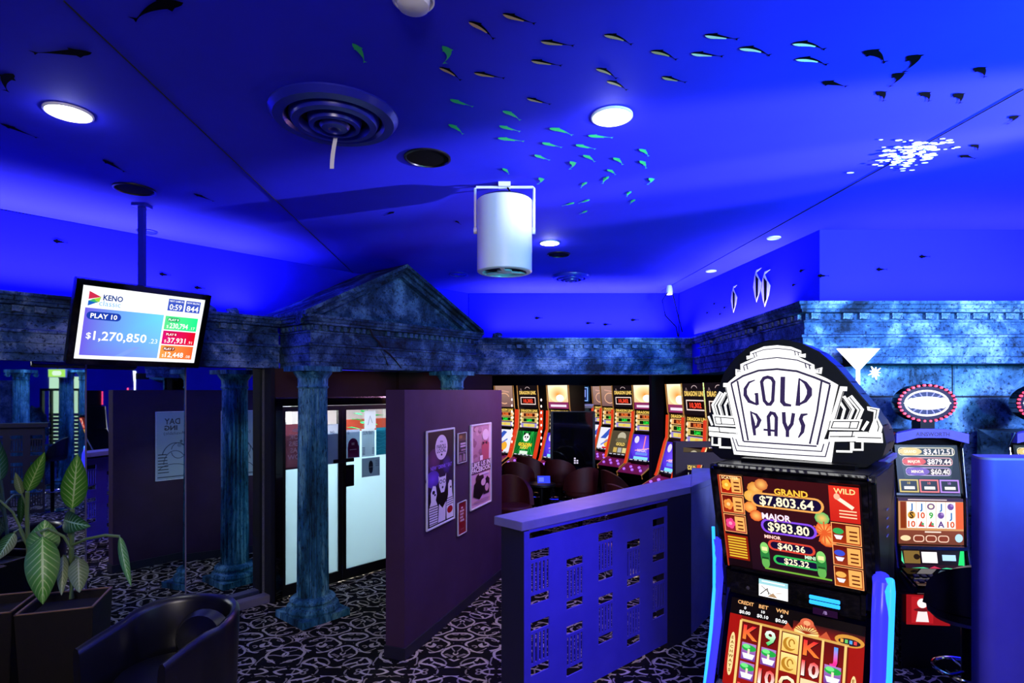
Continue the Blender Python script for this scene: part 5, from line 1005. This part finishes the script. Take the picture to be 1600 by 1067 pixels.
# dark glossy divider and kiosk in the middle of the floor
dv = thing('glass_divider', 'dark smoked glass divider standing in the middle of the gaming floor', 'divider', (1.0, 9.3, 0)); MB().box(-.36, -.02, .35, .3, .02, 1.70).build('panel', 'gloss', dv); MB().box(-.37, -.025, 1.70, .32, .025, 1.715).build('top_rail', 'metal', dv); b = MB(); [b.box(x, -.03, 0, x + .04, .03, 1.70) for x in (-.38, .3)]; b.build('posts', 'metal', dv)
A = Art(.08, .12, None); [A.rect(.1 + .5 * (i % 2), .1 + .3 * (i // 2), .45 + .5 * (i % 2), .3 + .3 * (i // 2), 'c0b8d0') for i in range(5)]; A.build('notice', 'art', dv, Matrix.Translation((.03, -.024, .92)))
kk = thing('kiosk', 'dark kiosk with blue lit rings behind the smoked divider', 'kiosk', (1.17, 11.0, 0)); b = MB(); b.box(-.28, -.2, 0, .28, .2, 1.72); b.build('cabinet', 'black', kk, bevel=.02); b = MB(); b.box(-.34, -.25, 1.72, .34, .2, 1.77); b.box(-.36, -.26, 1.79, .36, .2, 1.80); b.build('counter', 'white', kk); b = MB(); b.box(-.3, -.1, 1.83, .3, .0, 2.13); b.build('display_box', 'black', kk, bevel=.02)
A = Art(.56, .28, '101c50', ); A.frame(.04, .06, .96, .94, .05, '90b8ff'); A.ell(.5, .45, .2, .4, '060a20'); A.rect(.06, .6, .2, .85, 'a0c0ff'); A.rect(.75, .3, .9, .8, '8090e0'); A.build('display', 'art', kk, Matrix.Translation((0, -.105, 1.98))); b = MB(); b.box(-.35, -.262, 1.775, .35, -.25, 1.785); b.build('light_ring', 'dim', kk)
pl = thing('dark_gap_post', 'dark square post put in the dark gap between the two right machine groups', 'pillar', (2.18, 8.7, 0)); MB().box(-.09, -.09, 0, .09, .09, 2.5).build('shaft', 'navy', pl); b = MB(); b.box(-.1, -.1, 0, .1, .1, .12); b.build('plinth', 'black', pl)  # dark upright put in where only a dark gap shows between the rows
tb = thing('side_table', 'small dark table holding a glowing blue tablet on the gaming floor', 'table', (.42, 8.2, 0)); MB().lathe([(.2, .70), (.2, .73)], 24).build('tabletop', 'black', tb); MB().lathe([(.03, .02), (.03, .7)], 12).build('pedestal', 'metal', tb); MB().lathe([(.16, 0), (.16, .02)], 20).build('base', 'metal', tb)
A = Art(.18, .11, '3040f0', ); A.rect(.1, .2, .5, .8, '6070ff'); o = A.build('tablet', 'art', None, Matrix.Translation((.45, 8.15, .79)) @ Matrix.Rotation(-.5, 4, 'X')); tag(o, 'small glowing blue tablet screen on the dark side table', 'tablet')
lamp('AREA', (1.2, 9.5, 2.45), 2.5, (.30, .12, 1), (1.2, 9.5, 0), 1.5); lamp('POINT', (.9, 12.6, 2.0), 5, (.08, .15, 1), None, .2); lamp('POINT', (1.6, 8.3, 1.6), 1.6, (1, .18, .28), None, .3)  # unseen lamps added to tint the gaming floor
lamp('AREA', (.7, 6.2, 2.2), 13, (1, .45, .75), (-.6, 5.4, 1.4), .5)  # added pink lamp lifting the poster face of the plum partition

op = thing('office_plant', 'broad leaved plant beside the coral board in the office', 'plant', dl(1.93, 1.35, 0))
MB().lathe([(.10, 0), (.14, .3), (.12, .3), (.1, .26)], 16).build('pot', 'bright', op); MB().lathe([(.018, .26), (.012, 1.4)], 8).build('stem', 'stem', op)
for k in range(12):
    a = k * 2.4; z = 1.35 + .04 * k; r_ = .17 + .06 * (k % 3); b = MB(); dx, dy = math.cos(a), math.sin(a)
    pts = [(0, 0), (.3, .28), (.65, .24), (1, 0), (.65, -.24), (.3, -.28)]
    b.bm.faces.new([b.bm.verts.new((dx * p[0] * r_ - dy * p[1] * r_ * .8, dy * p[0] * r_ + dx * p[1] * r_ * .8, z + .25 * p[0] * r_ - (.12 if p[0] == 1 else 0) * r_)) for p in pts]); b.build('leaf', 'green', op, smooth=0)

# ------------------------------------------------------------------ planters, plant, tub chair
def planter(label, loc, rz, s=.2, h=.70, low=.17):
    t = thing('planter', label, 'planter', loc, rz); b = MB(); n = []
    for r_, z in ((low, 0), (s, h), (s - .022, h), (s - .03, h - .06)): n.append([b.bm.verts.new((sx * r_, sy * r_, z)) for sx, sy in ((-1, -1), (1, -1), (1, 1), (-1, 1))])
    for i in range(3):
        for k in range(4): b.bm.faces.new([n[i][k], n[i][(k + 1) % 4], n[i + 1][(k + 1) % 4], n[i + 1][k]])
    b.bm.faces.new(n[0]); b.build('box', 'pot', t, bevel=.004); b = MB(); q = s - .03; b.box(-q, -q, h - .1, q, q, h - .05); b.build('soil', 'soil', t)
    b = MB(); e = .012
    for x0, y0, x1, y1 in ((-s, -s, s, -s + e), (-s, s - e, s, s), (-s, -s, -s + e, s), (s - e, -s, s, s)): b.box(x0, y0, h, x1, y1, h + .006)
    b.build('rim', 'wood', t); return t
PP = at(104, 935, 3.70); PP.z = 0; planter('square dark brown planter of the leafy plant beside the tub chair', PP, R(20))
P2 = at(-20, 926, 3.62); P2.z = 0; planter('second dark planter cut by the left edge of the room view', P2, R(20))
def leaf(parent, base, tip, wd, m, droop=.0, Y0=3.62, Y1=3.55, twist=0.0, fold=.25):
    a = at(*base, Y0); b_ = at(*tip, Y1); d = b_ - a; L = d.length; t = d / L; view = Vector(((base[0] - 800) / F, 1, 0)).normalized(); side = t.cross(view).normalized(); side = (side * math.cos(twist) + view * math.sin(twist)).normalized(); nn = side.cross(t)
    if nn.dot(view) > 0: nn = -nn
    n = 16; k = 3; w_ = wd / F * (Y0 + Y1) / 2 / 2; vs = []; cs = []
    for i in range(n + 1):
        u_ = i / n; ww = w_ * (math.sin(math.pi * u_ ** .8) ** .8) * (1 - .15 * u_) + .0008; c = a + d * u_ + nn * (math.sin(math.pi * u_) * droop * L)
        for j in range(-k, k + 1): q = j / k; vs.append(c + side * q * ww + nn * (abs(q) * fold * ww + .03 * ww * math.sin(u_ * 50) * abs(q))); cs += [u_, abs(q), 0, 1]
    r_ = 2 * k + 1; fs = [(i * r_ + j, i * r_ + j + 1, (i + 1) * r_ + j + 1, (i + 1) * r_ + j) for i in range(n) for j in range(2 * k)]
    me = bpy.data.meshes.new('leaf'); me.from_pydata(vs, [], fs); me.update(); ca = me.color_attributes.new('Col', 'FLOAT_COLOR', 'POINT'); ca.data.foreach_set('color', cs); me.materials.append(M[m]); me.polygons.foreach_set('use_smooth', [True] * len(fs)); return link('leaf', me, parent)
plant = thing('leafy_plant', 'dieffenbachia-like plant with big veined green leaves in the dark planter', 'plant', (0, 0, 0)); PL0 = Vector((PP.x, PP.y, .62)); plant.location = PL0
for q in plant.children: pass
hold = []
def lf(*a, **k): o = leaf(plant, *a, **k); o.location = -PL0; return o
lf((113, 795), (121, 709), 36, 'leaf', fold=.15); lf((43, 768), (70, 706), 24, 'leaf', twist=.3); lf((66, 838), (67, 944), 46, 'leaf', .06, Y0=3.5, Y1=3.42); lf((66, 870), (70, 812), 44, 'leaf', Y0=3.6, Y1=3.66); lf((100, 812), (142, 822), 34, 'leafd', .12, twist=.2)
lf((122, 872), (124, 926), 28, 'leafp'); lf((187, 838), (205, 916), 15, 'leaf', -.05, twist=.5); lf((22, 832), (-6, 876), 22, 'leafd'); lf((99, 868), (96, 930), 16, 'leafp'); lf((34, 772), (24, 738), 12, 'leafp')
def stem(pts, r): b = MB(); b.tube([at(x, y, Y) - PL0 for x, y, Y in pts], r, 8); b.build('stem', 'stem', plant)
stem([(112, 935, 3.7), (111, 890, 3.7), (112, 850, 3.66), (113, 795, 3.62)], .014); stem([(112, 858, 3.66), (100, 838, 3.64), (75, 826, 3.6), (58, 832, 3.55), (66, 840, 3.5)], .009); stem([(113, 852, 3.65), (135, 842, 3.62), (165, 836, 3.6), (187, 838, 3.62)], .009)
stem([(46, 905, 3.75), (44, 850, 3.7), (42, 800, 3.66), (43, 768, 3.62)], .012); stem([(44, 855, 3.68), (30, 826, 3.64), (22, 832, 3.62)], .008); stem([(112, 850, 3.66), (104, 820, 3.64), (100, 812, 3.62)], .007); stem([(112, 880, 3.68), (118, 868, 3.64), (122, 872, 3.62)], .007); stem([(44, 850, 3.7), (20, 800, 3.64), (0, 782, 3.6), (-15, 790, 3.58)], .007); stem([(44, 845, 3.68), (56, 860, 3.62), (66, 870, 3.6)], .006); stem([(110, 885, 3.68), (102, 868, 3.64), (99, 868, 3.62)], .006); stem([(43, 800, 3.66), (38, 782, 3.64), (34, 772, 3.62)], .005)

TC = Vector((-1.98, 3.36, 0)); tc = thing('tub_chair', 'navy leather tub chair with a curved rim in front of the planter', 'chair', TC, R(-17))
def tub():
    b = MB(); n = 40; rows = []
    prof_ = [(1.0, .0 + .08), (1.03, .42), (1.06, .70), (1.05, .735), (1.0, .75), (.94, .742), (.90, .71), (.86, .55), (.84, .40)]
    for i in range(n + 1):
        s_ = i / n; a = R(-38 + 256 * s_); e = min(s_, 1 - s_); dz = -.10 * (1 - min(1, e / .30)) ** 1.5; x = .33 * math.cos(a); y = .34 * math.sin(a)
        if math.sin(a) < 0: x = math.copysign(.33 - .02, math.cos(a)) * (.98); y = .55 * math.sin(a)
        th = 1
        rows.append([b.bm.verts.new((x * k, y * k if y > 0 else y, z + (dz if z > .5 else 0))) for k, z in prof_])
    m_ = len(prof_)
    for i in range(n):
        for j in range(m_ - 1): b.bm.faces.new([rows[i][j], rows[i][j + 1], rows[i + 1][j + 1], rows[i + 1][j]])
        b.bm.faces.new([rows[i][m_ - 1], rows[i][0], rows[i + 1][0], rows[i + 1][m_ - 1]])
    b.bm.faces.new(rows[0]); b.bm.faces.new(rows[-1]); return b
tub().build('shell', 'leather', tc, smooth=60)
MB().lathe([(.001, .26), (.24, .26), (.275, .29), (.28, .40), (.255, .43), (.001, .445)], 32, close=False).build('seat_cushion', 'leather', tc, mtx=Matrix.Translation((0, -.03, 0)))
cu = MB(); cu.lathe([(.001, -.05), (.12, -.045), (.16, 0), (.12, .045), (.001, .05)], 24, close=False); cu.build('back_cushion', 'leather', tc, mtx=Matrix.Translation((.05, .17, .55)) @ Matrix.Rotation(R(70), 4, 'X') @ Matrix.Diagonal((1.3, 1, 1, 1)))
for x, y in ((-.22, -.2), (.22, -.2), (-.2, .2), (.2, .2)): MB().tube([(x, y, 0), (x, y, .09)], .02, 8).build('leg', 'black', tc)

# ------------------------------------------------------------------ part of the room to the right of the camera, seen in the mirror
def mir_at(px_, Y, z=0): return reflect(((px_ - 800) / F * Y, Y, z))
def mir_rz(dx=0): d = reflect((1, dx, 0), True); return math.atan2(d.y, d.x) + math.pi
column('column', 'pale column with scrolled capital, seen in the left of the mirror', mir_at(33, 11.2), 2.45, ionic=True, rz=mir_rz()); column('column', 'teal column in front of the daylit window in the mirror', mir_at(104, 12.2), 2.5, rz=mir_rz()); column('column', 'deep blue column in the mirror beside the dark machine', mir_at(136, 11.4), 2.45, rz=mir_rz())
wp = mir_at(96, 14.2); wz = mir_rz(); win = link('window_1', None, None, wp, wz, kind='structure')
b = MB(); [b.box(*q) for q in ((-.5, -.04, .3, -.44, .04, 2.1), (.44, -.04, .3, .5, .04, 2.1), (-.44, -.04, 2.04, .44, .04, 2.1), (-.44, -.04, .3, .44, .04, .36), (.22, -.03, .36, .27, .03, 2.04))]; struct(b, 'window_frame', 'black', win)
struct(MB().box(-.44, -.004, .36, .44, .004, 2.04), 'window_pane', 'glass', win); struct(MB().box(-.7, .5, .2, .7, .52, 2.4), 'garden_view', 'outside', win)
me = None
for i in range(12):
    z = .36 + i * .095
    if me is None: me = struct(MB().box(-.6, .35, 0, .6, .37, .07), 'fence_slat', 'slat', win, loc=(0, 0, z), smooth=0).data
    else: link('fence_slat', me, win, (0, 0, z), kind='structure')
struct(MB().box(-.75, .04, 0, .75, .06, .3), 'wall_under_window', 'block', win)
xs = thing('exit_sign', 'green lit exit sign above the window in the mirror', 'sign', mir_at(89, 11.8, EYE + 27 / F * 11.8), mir_rz()); MB().box(-.18, 0, -.085, .18, .04, .085).build('housing', 'white', xs); A = Art(.34, .15, 'b8f060'); A.rrect(.22, .18, .78, .82, 'f4ffe0', .4); A.build('face', 'art', xs, Matrix.Translation((0, -.003, 0))); b = MB(); b.box(-.01, .015, .085, .01, .025, CZ - xs.location.z - .005); b.build('hanger', 'metal', xs)
bar_stool('dark bar stool with chrome foot ring, seen in the mirror behind the plant', mir_at(82, 9.8), mir_rz() + 1.2, sh_=.95)
mm = thing('gaming_machine', 'dark gaming machine seen edge-on in the mirror beside the plum partition', 'gaming machine', reflect2(((152 - 800) / F * 12.5, 12.5, 0)), mir_rz() - 1.1); MB().prism([(.0, 0), (.0, .6), (-.25, .7), (-.22, .78), (.05, 1.2), (.1, 1.7), (.5, 1.7), (.5, 0)], -.3, .3).build('cabinet', 'black', mm, bevel=.004); b = MB(); b.tube([(-.3, -.22, .78), (-.3, .05, 1.2), (-.3, .1, 1.7)], .012, 8); b.tube([(.3, -.22, .78), (.3, .05, 1.2), (.3, .1, 1.7)], .012, 8); b.build('edge_trim', 'chrome', mm); MB().box(-.25, .15, 1.7, .25, .4, 2.05).build('topper', 'black', mm); b = MB(); [b.box(-.27, .13, 1.74 + k * .03, -.25, .42, 1.755 + k * .03) for k in range(10)]; b.build('topper_lights', 'pinkled', mm, kind='stuff')
sw = thing('statue', 'dark blue rocky statue beside the window in the mirror', 'statue', mir_at(55, 12.6))
bmm = bmesh.new(); bmesh.ops.create_icosphere(bmm, subdivisions=3, radius=.3); rs = random.Random(4)
for v in bmm.verts: v.co = Vector((v.co.x * .8, v.co.y * .8, v.co.z * 1.5)) * rs.uniform(.85, 1.12); v.co.z += 1.25
b = MB(); b.bm.free(); b.bm = bmm; b.build('body', 'stone_dark', sw); MB().box(-.28, -.28, 0, .28, .28, .85).build('pedestal', 'block', sw)
sb_ = thing('stone_pier', 'broad teal stone pier at the left limit of the mirror view', 'pier', mir_at(2, 11.6), mir_rz()); MB().box(-.35, -.15, 0, .16, .15, 2.25).build('shaft', 'block', sb_, bevel=.02); MB().box(-.4, -.2, 0, .2, .2, .12).build('plinth', 'block', sb_)
ls2 = thing('low_screen', 'dark slotted low screen seen in the mirror behind the planters', 'screen', mir_at(-8, 9.2), mir_rz(.4))
slotted(MB(), .8, .05, 1.45, slot_holes(3, .26, .03, 1.32, 1.32, .05), 0, .01).build('slotted_panel', 'lavdark', ls2, mtx=Matrix.Translation((-.65, 0, 0)), smooth=0); b = MB(); b.box(-.7, -.03, 1.45, .2, .1, 1.52); b.build('top_rail', 'lavdark', ls2); b = MB(); b.box(.15, -.03, 0, .2, .1, 1.45); b.build('end_post', 'lavdark', ls2)
lamp('POINT', mir_at(70, 10.5, 2.9), 40, (.55, .9, 1), None, .2)
